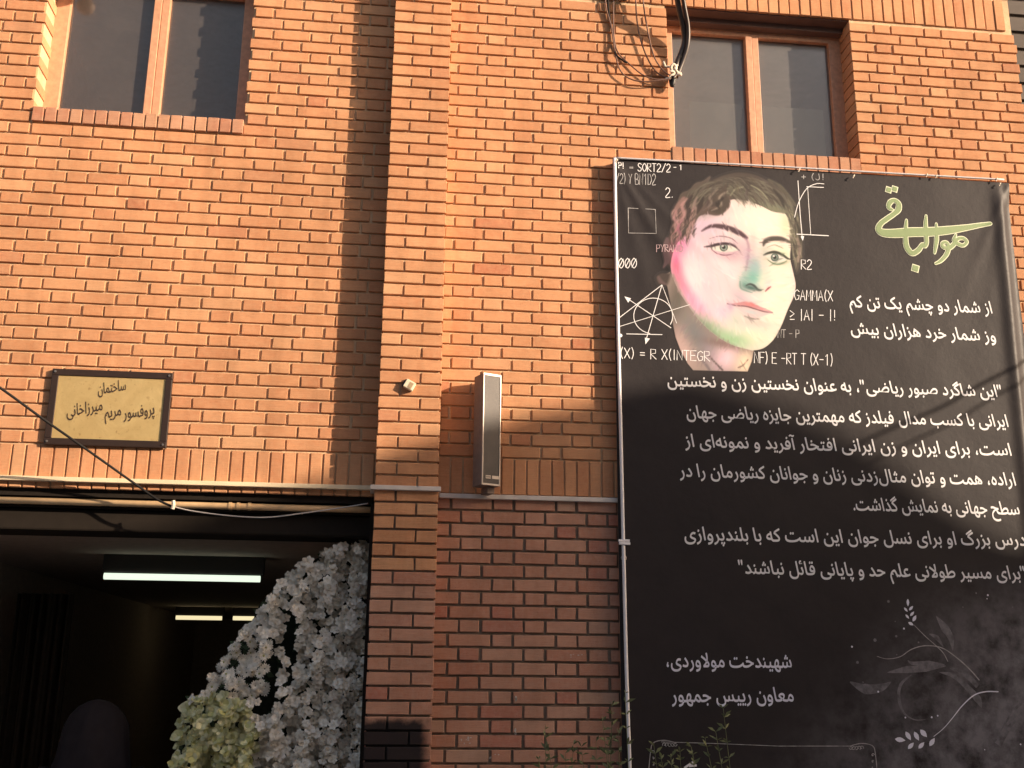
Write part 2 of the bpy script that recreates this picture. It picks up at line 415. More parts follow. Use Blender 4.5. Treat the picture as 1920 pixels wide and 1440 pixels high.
# trims and lintel
m = MB(); m.box((XL, -.029, 2.584), (PX0-.005, .008, 2.606)); m.build('flashing', MAT['flash_l'], B, bevel=.002)
m = MB(); m.box((PX0-.022, PY-.022, 2.568), (PX1+.012, PY+.12, 2.590)); m.build('flashing', MAT['flash_g'], B, bevel=.002)
m = MB(); m.box((PX1+.012, -.022, 2.556), (.95, .008, 2.579)); m.build('flashing', MAT['flash_g'], B, bevel=.002)
# steel lintel angle, shutter box and pipe over the hall opening
m = MB(); m.box((XL, .031, 2.52), (OPX1+.01, .20, 2.556)); m.box((XL, .07, 2.47), (OPX1+.01, .20, 2.52)); m.build('lintel', MAT['steel'], B)
m = MB(); m.box((XL, .10, 2.36), (OPX1+.01, .36, 2.469)); m.build('shutter_box', MAT['steel'], B, bevel=.01)
pz = at(300, 944, .05).z
m = MB(); m.tube([(XL, .055, pz), (-1.0, .055, pz-.004), (PX0-.02, .055, pz-.004)], .017, 12)
pp = m.build('drain_pipe', MAT['pipe'], B, smooth=True)
for u_ in (432, 447, 468):
    x_ = at(u_, 948, .05).x; m = MB(); m.tube([(x_-.008, .055, pz-.002), (x_+.008, .055, pz-.002)], .0205, 12); m.build('pipe_collar', MAT['pipe'], pp)
# hall behind the opening
m = MB()
m.box((XL-.2, .0, 0), (XL, 12, 3.2)); m.box((OPX1-.0, .21, 0), (OPX1+.2, 12, 3.2)); m.box((XL-.2, 12, 0), (OPX1+.2, 12.2, 3.2)); m.build('hall_wall', MAT['darkwall'], B)
m = MB(); m.box((XL-.2, .21, 2.47), (OPX1+.2, 12.2, 2.6)); m.build('hall_ceiling', MAT['darkwall'], B)
m = MB(); m.box((XL, .02, .001), (OPX1, 12, .012)); m.build('hall_floor', MAT['hallfloor'], B)
m = MB(); m.box((OPX1-.001, .012, 0), (OPX1+.04, .21, 2.52)); m.build('door_jamb', MAT['steel'], B)
# jamb of the reveal on the pilaster side, bricks are the pilaster itself
# upper rooms and windows
def window(op, mull_px, n_shelf):
    x0, x1, z0, z1 = op; yw = .150
    W = empty('window', ((x0+x1)/2, yw, z0)); W.parent = B
    inv = W.location
    def part(name, mat, boxes, parent=W, bevel=.003):
        mm = MB()
        for a, b in boxes: mm.box(tuple(Vector(a)-inv), tuple(Vector(b)-inv))
        return mm.build(name, mat, parent, bevel=bevel)
    fr = .072
    part('window_frame', MAT['wood'], [((x0-.02, yw, z0-.05), (x0+fr, yw+.06, z1+.02)), ((x1-fr, yw, z0-.05), (x1+.02, yw+.06, z1+.02)),
         ((x0+fr, yw, z1-fr), (x1-fr, yw+.06, z1+.02)), ((x0+fr, yw, z0-.05), (x1-fr, yw+.06, z0+.012))])
    ma, mb_ = mull_px
    part('mullion', MAT['wood'], [((ma, yw-.012, z0-.02), ((ma+mb_)/2-.001, yw+.058, z1-fr)), (((ma+mb_)/2+.001, yw-.006, z0-.02), (mb_, yw+.058, z1-fr))])
    part('pane', MAT['glass_r' if n_shelf else 'glass_l'], [((x0+fr, yw+.03, z0+.012), (ma, yw+.034, z1-fr))], bevel=0)
    part('pane', MAT['glass_r' if n_shelf else 'glass_l'], [((mb_, yw+.03, z0+.012), (x1-fr, yw+.034, z1-fr))], bevel=0)
    part('top_rail', MAT['soffit'], [((x0, yw-.055, z1-.035), (x1, yw, z1+.01))])
    mm = MB(); X0, X1, Z0, Z1 = x0-.3, x1+.3, z0-.5, z1+.3; Y0, Y1 = .215, 3.0
    mm.add([Vector(p)-inv for p in ((X0, Y0, Z0), (X1, Y0, Z0), (X1, Y1, Z0), (X0, Y1, Z0), (X0, Y0, Z1), (X1, Y0, Z1), (X1, Y1, Z1), (X0, Y1, Z1))],
           [(0, 1, 2, 3), (7, 6, 5, 4), (1, 2, 6, 5), (2, 3, 7, 6), (3, 0, 4, 7)])
    mm.build('room', MAT['room'], W)
    return W
W1 = window(LW, (-1.895, -1.808), 0)
W2 = window(RW, (1.583, 1.665), 1)
# top reveal boards (dark timber soffits)
for op in (LW, RW):
    m = MB(); m.box((op[0]-.004, .02, op[3]), (op[1]+.004, .20, op[3]+.012)); m.build('soffit', MAT['soffit'], B)
# low parapet wall of the roof edge
m = MB(); m.box((XL-.2, -.06, ZT), (XR+.1, .3, ZT+.08)); m.build('coping', MAT['stone'], B)
# ------------------------------------------------------------------ the black banner
BX0, BX1, BZ0, BZ1 = .706, 3.060, .62, 4.487
def BY(x, z):
    """relief of the vinyl: slack folds from the corners, a long fold along the right edge"""
    y = -.046
    s = x-BX0; t = BZ1-z; r = BX1-x
    for k, (a, amp) in enumerate(((.25, .005), (.55, .007), (.95, .003))):
        d = s-a*t
        y -= amp*math.exp(-(d/(.018+.05*t))**2)*math.exp(-t/.75)*min(1, t/.04)
    for a, amp in ((.25, .005), (.5, .004)):
        d = r-a*t*1.0
        y -= amp*math.exp(-(d/(.014+.05*t))**2)*math.exp(-t/.45)*min(1, t/.04)
    y -= .010*math.exp(-((x-(2.985-.018*t))/.035)**2)*min(1, t/.15)
    y += .030*max(0., min(1., (x-(2.998-.018*t))/.06))*min(1, t/.15)
    y -= .002*math.sin(x*5.1+z*1.7)*math.sin(z*2.3-x*1.2)+.0008*math.sin(x*13+z*7)*math.sin(z*9)
    return y
def bp(u, v):
    p = at(u, v, -.05); return (p.x, p.z)
BAN = empty('banner', ((BX0+BX1)/2, -.046, BZ0)); tag(BAN, 'tall black vinyl banner with a painted portrait and white writing, hung on the brick wall', 'banner')
IB = Vector(BAN.location)
q = NT('black_vinyl_print'); g = q.pos(); n = q.noise(g, 1.6, 6, .62, .4); n2 = q.noise(g, 7, 6, .7); n3 = q.noise(g, 26, 5, .75); sp = q.n('ShaderNodeSeparateXYZ'); q.l(g, sp.inputs[0])
base = q.mix(n2, (.017, .014, .0155), (.030, .025, .026))
# printed grey clouds at the lower right of the design
def sm(v_, a, b):
    m_ = q.n('ShaderNodeMapRange', interpolation_type='SMOOTHSTEP'); m_.inputs[1].default_value = a; m_.inputs[2].default_value = b; q.l(v_, m_.inputs[0]); return m_.outputs[0]
dg = q.math('ADD', q.math('MULTIPLY', sp.outputs['X'], 1.0), q.math('MULTIPLY', sp.outputs['Z'], -.9))
mask = q.math('MULTIPLY', sm(dg, .05, 1.5), sm(sp.outputs['Z'], 2.35, 1.9))
mask = q.math('MULTIPLY', mask, q.ramp(n2, [(.32, (0,)*3), (.62, (1,)*3)]))
base = q.mix(q.math('MULTIPLY', mask, .9), base, (.21, .20, .215))
sw = q.n('ShaderNodeTexWave'); sw.inputs['Scale'].default_value = 900
h = q.math('ADD', q.math('MULTIPLY', n2, 1.), q.math('MULTIPLY', n3, .35))
q.bump(h, .32, .006)
MAT['vinyl'] = q.set(Base_Color=base, Roughness=q.math('ADD', .42, q.math('MULTIPLY', n3, .2)), Specular_IOR_Level=.22)
def sheet(name, x0, x1, z0, z1, nx, nz, off, mat, par):
    vs = []; fs = []
    for j in range(nz+1):
        for i in range(nx+1):
            x = x0+(x1-x0)*i/nx; z = z0+(z1-z0)*j/nz; vs.append((x-IB.x, BY(x, z)-off-IB.y, z-IB.z))
    for j in range(nz):
        for i in range(nx): a = j*(nx+1)+i; fs.append((a, a+1, a+nx+2, a+nx+1))
    me = bpy.data.meshes.new(name); me.from_pydata(vs, [], fs); return link(name, me, mat, par, True)
sheet('vinyl_sheet', BX0+.004, BX1, BZ0, BZ1, 190, 300, 0, MAT['vinyl'], BAN)
def bnr(mb, name, mat, **k):
    mb.v = [(x-IB.x, y-IB.y, z-IB.z) for x, y, z in mb.v]; return mb.build(name, mat, BAN, **k)
m = MB()
m.box((BX0+.012, -.034, BZ0), (BX0+.04, -.002, BZ1-.01)); m.box((BX0+.04, -.034, BZ1-.04), (BX1-.10, -.002, BZ1-.01)); m.box((BX1-.15, -.03, BZ0), (BX1-.11, -.002, BZ1-.04)); m.box((BX0+.03, -.034, BZ0), (BX1-.15, -.002, BZ0+.03))
bnr(m, 'timber_frame', MAT['wood'])
ed = [at(u_, v_, -.055) for u_, v_ in ((1151, 297), (1154, 480), (1158, 640), (1162, 800), (1165, 930), (1169, 1100), (1173, 1260), (1179, 1440))]
ed = [(p.x+.004, -.058, p.z) for p in ed]; ed.append((ed[-1][0]+.008, -.058, BZ0))
m = MB(); m.tube(spl(ed), .0092, 8); bnr(m, 'white_hem', MAT['white'], smooth=True)
m = MB(); pt = [at(u_, v_, -.055) for u_, v_ in ((1151, 296), (1300, 304), (1450, 312), (1600, 321), (1740, 329), (1882, 337))]
m.tube(spl([(p.x, -.056, p.z) for p in pt]), .0058, 8); bnr(m, 'top_hem', plain('grey_hem', (.52, .50, .52), .4), smooth=True)
m = MB()
for u_, v_ in ((1156, 303), (1498, 320), (1600, 332), (1737, 330), (1755, 332), (1868, 338), (1874, 347)):
    p = at(u_, v_, -.06); m.tube([(p.x-.006, -.064, p.z-.008), (p.x, -.068, p.z+.004), (p.x+.006, -.062, p.z+.012)], .0035, 6); bnr(m, 'tie', MAT['rag']); m = MB()
p = at(1170, 1046, -.06); m = MB(); m.tube([(p.x+.012*math.cos(a), -.056, p.z+.012*math.sin(a)) for a in [k*math.pi/6 for k in range(13)]], .003, 6, False); bnr(m, 'grommet', MAT['alu'], smooth=True)
p = at(1163, 1016, -.07); m = MB(); m.box((p.x-.006, -.072, p.z-.014), (p.x+.052, -.060, p.z-.001)); m.box((p.x-.008, -.069, p.z+.001), (p.x+.050, -.0585, p.z+.014)); bnr(m, 'tape', MAT['white'], bevel=.002)

# ---- print: every mark is a thin sheet that follows the vinyl
class Ink:
    def __init__(s): s.v = []; s.f = []; s.o = 0
    def pt(s, x, z, off): s.v.append((x-IB.x, BY(x, z)-off-IB.y, z-IB.z)); return len(s.v)-1
    def ribbon(s, pts, wd, off=.0012, n=6, smooth=True, nib=None, cap=True):
        """pts: banner x,z; wd: width or list of widths (m); nib=(thick, thin, angle) gives a broad pen"""
        q = [Vector((p[0], p[1])) for p in pts]
        if smooth and len(q) > 2: q = [Vector(p) for p in spl(q, n)]
        N = len(q); s.o = (s.o+1) % 5; prev = None
        for i, p in enumerate(q):
            t = q[min(i+1, N-1)]-q[max(i-1, 0)]
            if t.length < 1e-9: t = Vector((1, 0))
            t.normalize(); nn = Vector((-t.y, t.x))
            if nib:
                a = math.atan2(t.y, t.x)-nib[2]; w_ = math.sqrt((nib[0]*math.sin(a))**2+(nib[1]*math.cos(a))**2)
                if hasattr(wd, '__len__'): w_ *= np.interp(i/(N-1), np.linspace(0, 1, len(wd)), wd)
            else: w_ = float(np.interp(i/(N-1), np.linspace(0, 1, len(wd)), wd)) if hasattr(wd, '__len__') else wd
            o_ = off+s.o*.00013+i*.000009
            L, R_ = s.pt(p.x+nn.x*w_/2, p.y+nn.y*w_/2, o_), s.pt(p.x-nn.x*w_/2, p.y-nn.y*w_/2, o_)
            if prev: s.f.append((prev[1], R_, L, prev[0]))
            elif cap: s._cap(p, -t, nn, w_, L, R_, o_)
            prev = (L, R_)
        if cap: s._cap(q[-1], t, nn, w_, prev[0], prev[1], o_, True)
    def _cap(s, p, t, nn, w_, L, R_, o_, end=False):
        ks = [s.pt(p.x+t.x*w_/2*math.sin(a)+nn.x*w_/2*math.cos(a), p.y+t.y*w_/2*math.sin(a)+nn.y*w_/2*math.cos(a), o_) for a in (math.pi/4, math.pi/2, math.pi*3/4)]
        f = (L, ks[0], ks[1], ks[2], R_); s.f.append(f if not end else f[::-1])
    def poly(s, pts, off=.0012, smooth=False, sub=False):
        q = [Vector((p[0], p[1])) for p in pts]
        if smooth: q = spl(q, 4, True)
        s.o = (s.o+1) % 5
        idx = [s.pt(p[0], p[1], off+s.o*.00013) for p in q]
        for t in tessellate_polygon([[Vector((p[0], p[1], 0)) for p in q]]): s.f.append(tuple(idx[i] for i in t))
    def dot(s, x, z, r, off=.0012, rot=.785, n=4): s.poly([(x+r*math.cos(rot+2*math.pi*k/n), z+r*math.sin(rot+2*math.pi*k/n)) for k in range(n)], off)
    def build(s, name, mat, par=None, label=None):
        me = bpy.data.meshes.new(name); me.from_pydata(s.v, [], s.f); me.update()
        o = link(name, me, mat, par or BAN)
        if label: o['label'] = label
        return o

# ---- persian letters: shaping + glyph outlines of Blender's own built-in font, re-cut as a broad pen would write them
FORMS = {  # isolated, final, initial, medial
 'ا': (0xFE8D, 0xFE8E, 0, 0), 'آ': (0xFE81, 0xFE82, 0, 0), 'ب': (0xFE8F, 0xFE90, 0xFE91, 0xFE92), 'پ': (0xFB56, 0xFB57, 0xFB58, 0xFB59),
 'ت': (0xFE95, 0xFE96, 0xFE97, 0xFE98), 'ث': (0xFE99, 0xFE9A, 0xFE9B, 0xFE9C), 'ج': (0xFE9D, 0xFE9E, 0xFE9F, 0xFEA0), 'چ': (0xFB7A, 0xFB7B, 0xFB7C, 0xFB7D),
 'ح': (0xFEA1, 0xFEA2, 0xFEA3, 0xFEA4), 'خ': (0xFEA5, 0xFEA6, 0xFEA7, 0xFEA8), 'د': (0xFEA9, 0xFEAA, 0, 0), 'ذ': (0xFEAB, 0xFEAC, 0, 0),
 'ر': (0xFEAD, 0xFEAE, 0, 0), 'ز': (0xFEAF, 0xFEB0, 0, 0), 'س': (0xFEB1, 0xFEB2, 0xFEB3, 0xFEB4), 'ش': (0xFEB5, 0xFEB6, 0xFEB7, 0xFEB8),
 'ص': (0xFEB9, 0xFEBA, 0xFEBB, 0xFEBC), 'ض': (0xFEBD, 0xFEBE, 0xFEBF, 0xFEC0), 'ط': (0xFEC1, 0xFEC2, 0xFEC3, 0xFEC4), 'ع': (0xFEC9, 0xFECA, 0xFECB, 0xFECC),
 'ف': (0xFED1, 0xFED2, 0xFED3, 0xFED4), 'ق': (0xFED5, 0xFED6, 0xFED7, 0xFED8), 'ک': (0xFB8E, 0xFB8F, 0xFB90, 0xFB91), 'گ': (0xFB92, 0xFB93, 0xFB94, 0xFB95),
 'ل': (0xFEDD, 0xFEDE, 0xFEDF, 0xFEE0), 'م': (0xFEE1, 0xFEE2, 0xFEE3, 0xFEE4), 'ن': (0xFEE5, 0xFEE6, 0xFEE7, 0xFEE8), 'و': (0xFEED, 0xFEEE, 0, 0),
 'ه': (0xFEE9, 0xFEEA, 0xFEEB, 0xFEEC), 'ی': (0xFBFC, 0xFBFD, 0xFBFE, 0xFBFF), 'ئ': (0xFE89, 0xFE8A, 0xFE8B, 0xFE8C), 'ﻻ': (0xFEFB, 0xFEFC, 0, 0)}
def shape(txt):
    txt = txt.replace('لا', 'ﻻ'); out = []
    for i, c in enumerate(txt):
        if c == '\u200c': continue
        if c not in FORMS: out.append(c); continue
        pv = txt[i-1] if i else ' '; nx = txt[i+1] if i+1 < len(txt) else ' '
        jp = pv in FORMS and FORMS[pv][2] != 0; jn = FORMS[c][2] != 0 and nx in FORMS
        out.append(chr(FORMS[c][3 if jp and jn else 2 if jn else 1 if jp else 0]))
    return out[::-1]
LINES = [
 ('از شمار دو چشم یک تن کم', (1593, 575), (1863, 587)), ('وز شمار خرد هزاران بیش', (1595, 625), (1870, 640)),
 ('"این شاگرد صبور ریاضی"، به عنوان نخستین زن و نخستین', (1251, 723), (1882, 744)), ('ایرانی با کسب مدال فیلدز که مهمترین جایزه ریاضی جهان', (1287, 783), (1893, 800)),
 ('است، برای ایران و زن ایرانی افتخار آفرید و نمونه\u200cای از', (1285, 837), (1899, 854)), ('اراده، همت و توان مثال\u200cزدنی زنان و جوانان کشورمان را در', (1275, 893), (1907, 910)),
 ('سطح جهانی به نمایش گذاشت.', (1600, 956), (1914, 965)), ('درس بزرگ او برای نسل جوان این است که با بلندپروازی', (1283, 1012), (1926, 1023)),
 ('"برای مسیر طولانی علم حد و پایانی قائل نباشند"', (1386, 1075), (1926, 1086)), ('شهیندخت مولاوردی،', (1248, 1250), (1487, 1252)), ('معاون رییس جمهور', (1260, 1316), (1491, 1315))]
PLQ = ('ساختمان', 'پروفسور مریم میرزاخانی')
need = sorted({c for t in [l[0] for l in LINES]+list(PLQ) for c in shape(t)}-{' '})
cu = bpy.data.curves.new('glyphs', 'FONT'); cu.body = '\n'.join(c+'I' for c in need)+'\nI'; cu.space_line = 3.0; cu.size = 1
go = bpy.data.objects.new('glyphs', cu); COL.objects.link(go)
bpy.context.view_layer.objects.active = go; go.select_set(True); bpy.ops.object.convert(target='CURVE')
rows = {}
for s_ in go.data.splines:
    bz = s_.bezier_points; pl = []
    for i in range(len(bz)):
        a, b = bz[i], bz[(i+1) % len(bz)]
        straight = (a.handle_right-a.co).length < 1e-5 and (b.handle_left-b.co).length < 1e-5
        seg = [a.co, b.co] if straight else interpolate_bezier(a.co, a.handle_right, b.handle_left, b.co, 5)
        pl += [(p.x, p.y) for p in seg[:-1]]
    if len(pl) < 3: continue
    ys = [p[1] for p in pl]; rows.setdefault(round(-((max(ys)+min(ys))/2-.25)/3.0), []).append(pl)
bpy.data.objects.remove(go)
area = lambda p: sum(p[i][0]*p[(i+1) % len(p)][1]-p[(i+1) % len(p)][0]*p[i][1] for i in range(len(p)))/2
def inside(pt, p):
    c = False
    for i in range(len(p)):
        (x1, y1), (x2, y2) = p[i], p[(i+1) % len(p)]
        if (y1 > pt[1]) != (y2 > pt[1]) and pt[0] < (x2-x1)*(pt[1]-y1)/(y2-y1)+x1: c = not c
    return c
GL = {}; imin = min(x for x, y in rows[len(need)][-1])
for i, c in enumerate(need):
    sp_ = sorted(rows.get(i, []), key=lambda p: sum(x for x, y in p)/len(p)); bar = max(sp_, key=lambda p: min(x for x, y in p)+(0 if len(p) == 4 else -.05))
    sp_.remove(bar); adv = min(x for x, y in bar)-imin
    sp_ = [[(x, y+3.0*i) for x, y in p] for p in sp_]
    if not sp_: continue
    sg = math.copysign(1, area(max(sp_, key=lambda p: abs(area(p)))))
    outer = [p for p in sp_ if area(p)*sg > 0]; holes_ = [p for p in sp_ if area(p)*sg < 0]
    GL[c] = ([(p, [h for h in holes_ if inside(h[0], p)]) for p in outer], adv)
def persian(txt, uvl, uvr, mat, em_px=29., bold=1., name='lettering', map_=bp, ink=None, par=None, drop=0.):
    gl = shape(txt); wn = sum((GL[c][1] if c in GL else .25) for c in gl)
    a = Vector(map_(*uvl)); b = Vector(map_(*uvr)); L = (b-a).length; s = em_px/2024.68*5.62; sx = L/wn; d = (b-a)/L
    ink_ = ink or Ink(); x = 0; rise = 0.
    for gi, c in enumerate(gl):
        if c not in GL:
            x += .25; rise = 0.
            if ink is None and ink_.f: ink_.build(name, mat, par); ink_ = Ink()
            continue
        for pi, (outer, hs) in enumerate(GL[c][0]):
            for k, (ox, oz) in enumerate(((0, 0), (.022*bold, .042*bold), (.011*bold, .021*bold))):
                allp = [outer]+hs; flat = []; loops = []
                for lp in allp:
                    loop = []
                    for (gx, gz) in lp:
                        xx = (x+gx+ox)*sx-(gz+oz)*s*.13; zz = (gz+oz-.02+rise)*s
                        X = a.x+d.x*xx; Z = a.y+d.y*xx+zz; flat.append(ink_.pt(X, Z, .0013+(gi % 2)*.0005+pi*.0001+k*.00016)); loop.append(Vector((X, Z, 0)))
                    loops.append(loop)
                for t in tessellate_polygon(loops): ink_.f.append(tuple(flat[i] for i in t))
        x += GL[c][1]; rise += drop
    return ink_.build(name, mat, par) if ink_.f else None
for i, (t, l_, r_) in enumerate(LINES): persian(t, l_, r_, MAT['ink_w'] if i < 9 else MAT['ink_shade'], 35 if i < 2 else 34, .95)

# ---- thin chalk-like formulas
ST = {  # strokes on a 0..1 (x) by 0..1 (z) cell
 'A': [[(0, 0), (.5, 1), (1, 0)], [(.18, .36), (.82, .36)]], 'D': [[(0, 0), (0, 1), (.6, .95), (1, .6), (1, .35), (.6, .03), (0, 0)]], 'E': [[(1, 1), (0, 1), (0, 0), (1, 0)], [(0, .52), (.8, .52)]],
 'F': [[(1, 1), (0, 1), (0, 0)], [(0, .52), (.8, .52)]], 'G': [[(1, .82), (.6, 1), (.1, .8), (0, .4), (.3, 0), (.9, .1), (1, .45), (.6, .45)]], 'I': [[(.5, 0), (.5, 1)]], 'i': [[(.5, 0), (.5, .8)]],
 'M': [[(0, 0), (.08, 1), (.5, .35), (.92, 1), (1, 0)]], 'N': [[(0, 0), (.05, 1), (.95, 0), (1, 1)]], 'O': [[(.5, 1), (.05, .7), (.05, .3), (.5, 0), (.95, .3), (.95, .7), (.5, 1)]],
 'P': [[(0, 0), (0, 1), (.9, .95), (.95, .55), (0, .45)]], 'R': [[(0, 0), (0, 1), (.9, .95), (.9, .6), (0, .5), (1, 0)]], 'S': [[(.95, .85), (.5, 1), (.1, .8), (.3, .55), (.9, .35), (.8, .06), (.3, 0), (0, .15)]],
 'T': [[(0, 1), (1, 1)], [(.5, 1), (.5, 0)]], 'X': [[(0, 0), (1, 1)], [(0, 1), (1, 0)]], 'Y': [[(0, 1), (.5, .5), (1, 1)], [(.5, .5), (.4, 0)]], 'B': [[(0, 0), (0, 1), (.8, .9), (.7, .55), (0, .5), (.95, .4), (.9, .05), (0, 0)]],
 '2': [[(.05, .8), (.4, 1), (.9, .85), (.85, .55), (0, 0), (1, 0)]], '1': [[(.2, .8), (.55, 1), (.55, 0)]], '0': [[(.5, 1), (.05, .7), (.05, .3), (.5, 0), (.95, .3), (.95, .7), (.5, 1)], [(.1, .1), (.9, .9)]],
 '(': [[(.8, 1.08), (.3, .7), (.3, .3), (.8, -.08)]], ')': [[(.2, 1.08), (.7, .7), (.7, .3), (.2, -.08)]], '=': [[(.1, .6), (.9, .6)], [(.1, .35), (.9, .35)]], '-': [[(.1, .5), (.9, .5)]], '/': [[(0, -.05), (1, 1.05)]],
 '.': [[(.4, 0), (.5, .04)]], '|': [[(.5, -.05), (.5, 1.05)]], '>': [[(.1, .9), (.9, .6), (.1, .3)], [(.1, .05), (.9, .05)]], '+': [[(.1, .5), (.9, .5)], [(.5, .2), (.5, .8)]], '!': [[(.5, 1), (.5, .3)], [(.5, .08), (.5, .02)]],
 'J': [[(.7, 1), (.8, .2), (.4, 0), (.1, .15)]], '^': [[(.2, .7), (.3, .95), (.5, .7), (.7, .95), (.8, .7)]]}
def zc(x, y): return (1140+x/3.35, 280+y/3.35)       # position inside the portrait block of the design, as measured
def formula(ink_, txt, x0, x1, ybot, ytop, dy=0., wd=.0043):
    """txt spread from x0 to x1 (design units), dy: drop of the far end"""
    ws = [.5 if c in ' .|Ii!()' else 1. for c in txt]; tot = sum(ws)+.28*(len(txt)-1); x = 0
    for c, cw in zip(txt, ws):
        for st in ST.get(c, []):
            pts = []
            for px, pz in st:
                f = (x+px*cw)/tot; X = x0+(x1-x0)*f; Y = ybot+(ytop-ybot)*pz+dy*f
                pts.append(bp(*zc(X, Y)))
            ink_.ribbon(pts, wd, n=4, smooth=len(pts) > 3 and c not in 'MNETFAGPRD')
        x += cw+.28
def seg(ink_, pts, wd=.004, smooth=False): ink_.ribbon([bp(*zc(*p)) for p in pts], wd, smooth=smooth)
def tri(ink_, *p): ink_.poly([bp(*zc(*a)) for a in p])
I = Ink()
formula(I, 'P!', 66, 100, 120, 82); formula(I, 'SORT2/2', 188, 392, 135, 85, 6); formula(I, '- 1', 412, 466, 128, 96); 
formula(I, '2.', 362, 412, 300, 240); formula(I, '000', 68, 180, 744, 682); formula(I, 'R2', 1215, 1280, 752, 692)
formula(I, 'GAMMA(X', 1172, 1412, 944, 880, 8); formula(I, '> |A| - |!', 1142, 1432, 1070, 1006, 4); formula(I, '(X) = R X(INTEGR', 78, 640, 1308, 1246, 22); formula(I, 'NF) E -RT T (X-1)', 920, 1412, 1340, 1272, 16)
I.build('formula', MAT['ink_w'])
I = Ink(); formula(I, '/2) Y', 48, 150, 214, 155); formula(I, 'BN1D2', 172, 300, 220, 152); formula(I, '=', 134, 160, 125, 100); formula(I, 'NT - P', 1068, 1202, 1182, 1132); formula(I, '+ (J!', 1215, 1360, 190, 152); I.build('formula', MAT['ink_g'])
I = Ink(); formula(I, 'PYRAMID', 306, 472, 642, 598); I.build('formula', MAT['ink_pyr'])
I = Ink()
seg(I, [(127, 368), (298, 376), (303, 528), (130, 524), (127, 368)], .0042)
I.build('square_outline', MAT['ink_g'])
I = Ink()
seg(I, [(340, 850), (70, 1058)]); seg(I, [(340, 850), (432, 1090)], .003); seg(I, [(340, 850), (243, 1185)]); seg(I, [(130, 940), (396, 1120)]); seg(I, [(72, 1112), (512, 975)], .003); seg(I, [(118, 1158), (340, 1163)])
seg(I, [(285+125*math.cos(a)*(.98), 1045+112*math.sin(a)) for a in [R(k) for k in range(100, 400, 12)]]); tri(I, (104, 922), (146, 934), (128, 962)); tri(I, (232, 1182), (264, 1188), (236, 1224)); I.dot(*bp(*zc(80, 1168)), .010, n=8)
I.build('triangle_diagram', MAT['ink_w']); I = Ink()
seg(I, [(1195, 195), (1208, 400), (1221, 548)]); tri(I, (1212, 545), (1234, 543), (1225, 574)); seg(I, [(1188, 531), (1386, 541)], .005); seg(I, [(1173, 425), (1200, 330), (1250, 245), (1310, 214), (1358, 215)], smooth=True); seg(I, [(1256, 235), (1275, 530)], .003); seg(I, [(1250, 232), (1356, 237)])
I.build('graph_diagram', MAT['ink_w'])

# ---- green calligraphy with its pale outline
def zg(x, y): return bp(1540+x/3.789, 300+y/3.789)
GW = 5.6/2024.68/3.789
CALL = [([(505, 352), (480, 335), (490, 300), (520, 286), (550, 310), (548, 350), (520, 380), (470, 415), (425, 450), (408, 490), (440, 515), (520, 520), (640, 512), (760, 510), (900, 498), (1040, 478), (1130, 462), (1200, 452)], [16, 26, 34, 30, 36, 40, 32, 34, 34, 44, 56, 64, 68, 68, 60, 40, 30, 22]),
  ([(606, 425), (600, 520), (604, 600), (622, 640), (650, 662), (690, 640), (720, 600), (735, 612), (748, 580), (742, 480), (745, 395)], [10, 30, 36, 40, 36, 34, 26, 26, 28, 30, 10]),
  ([(818, 452), (820, 560), (806, 660)], [10, 30, 12]), ([(958, 528), (945, 570), (975, 595), (1010, 605), (1035, 580), (1010, 555), (970, 560), (940, 600), (905, 625), (865, 615), (862, 590), (890, 585), (905, 620), (890, 670), (850, 715), (812, 735)], [8, 26, 26, 22, 20, 22, 24, 30, 30, 24, 20, 22, 28, 28, 22, 10])]
I = Ink(); J = Ink()
for p, wd in CALL:
    pts = [zg(*a) for a in p]; I.ribbon(pts, [(a+13)*GW for a in wd], off=.0012); J.ribbon(pts, [a*GW for a in wd], off=.0028)
for x, y, r in ((480, 210, 26), (522, 205, 26), (670, 768, 32)):
    I.dot(*zg(x, y), (r+11)*GW, .0012, .5); J.dot(*zg(x, y), r*GW, .0028, .5)
I.build('calligraphy_outline', MAT['ink_cream']); J.build('calligraphy', MAT['ink_green'])

# ---- floral ornament, frame line and corner scrolls at the foot
def zf(x, y): return bp(1460+x/4.174, 1100+y/4.174)
FW = 5.55/2024.68/4.174
def leaf(ink_, x, y, L, W_, ang, off=.0016):
    c_, s_ = math.cos(R(ang)), math.sin(R(ang)); ps = []
    for t, w_ in ((-1, 0), (-.6, .7), (-.1, 1), (.4, .75), (1, 0), (.4, -.75), (-.1, -1), (-.6, -.7)):
        ps.append(zf(x+(t*L*c_-w_*W_*s_), y+(t*L*s_+w_*W_*c_)))
    ink_.poly(ps, off, smooth=False)
I = Ink()
for x, y, L, W_, a in ((1012, 125, 30, 11, 88), (996, 180, 22, 9, 50), (1037, 168, 24, 11, -48), (1007, 234, 22, 9, 50), (1045, 212, 24, 11, -48), (1063, 248, 28, 14, -62), (1035, 290, 24, 12, 30),
                       (952, 1198, 42, 20, 8), (1015, 1168, 40, 18, 58), (1080, 1170, 40, 18, 62), (1135, 1148, 40, 20, 48), (1036, 1245, 34, 17, -48), (1118, 1242, 34, 17, -48), (1202, 1216, 38, 19, -58)):
    K_ = Ink(); leaf(K_, x, y, L, W_, a); K_.build('printed_leaf', MAT['ink_shade'])
I.ribbon([zf(*a) for a in ((1215, 1172), (1290, 1110), (1360, 1030), (1440, 930), (1530, 850), (1620, 822), (1718, 822))], [4*FW, 5*FW, 8*FW, 9*FW, 9*FW], off=.0018)
I.build('printed_stem', MAT['ink_shade']); I = Ink()
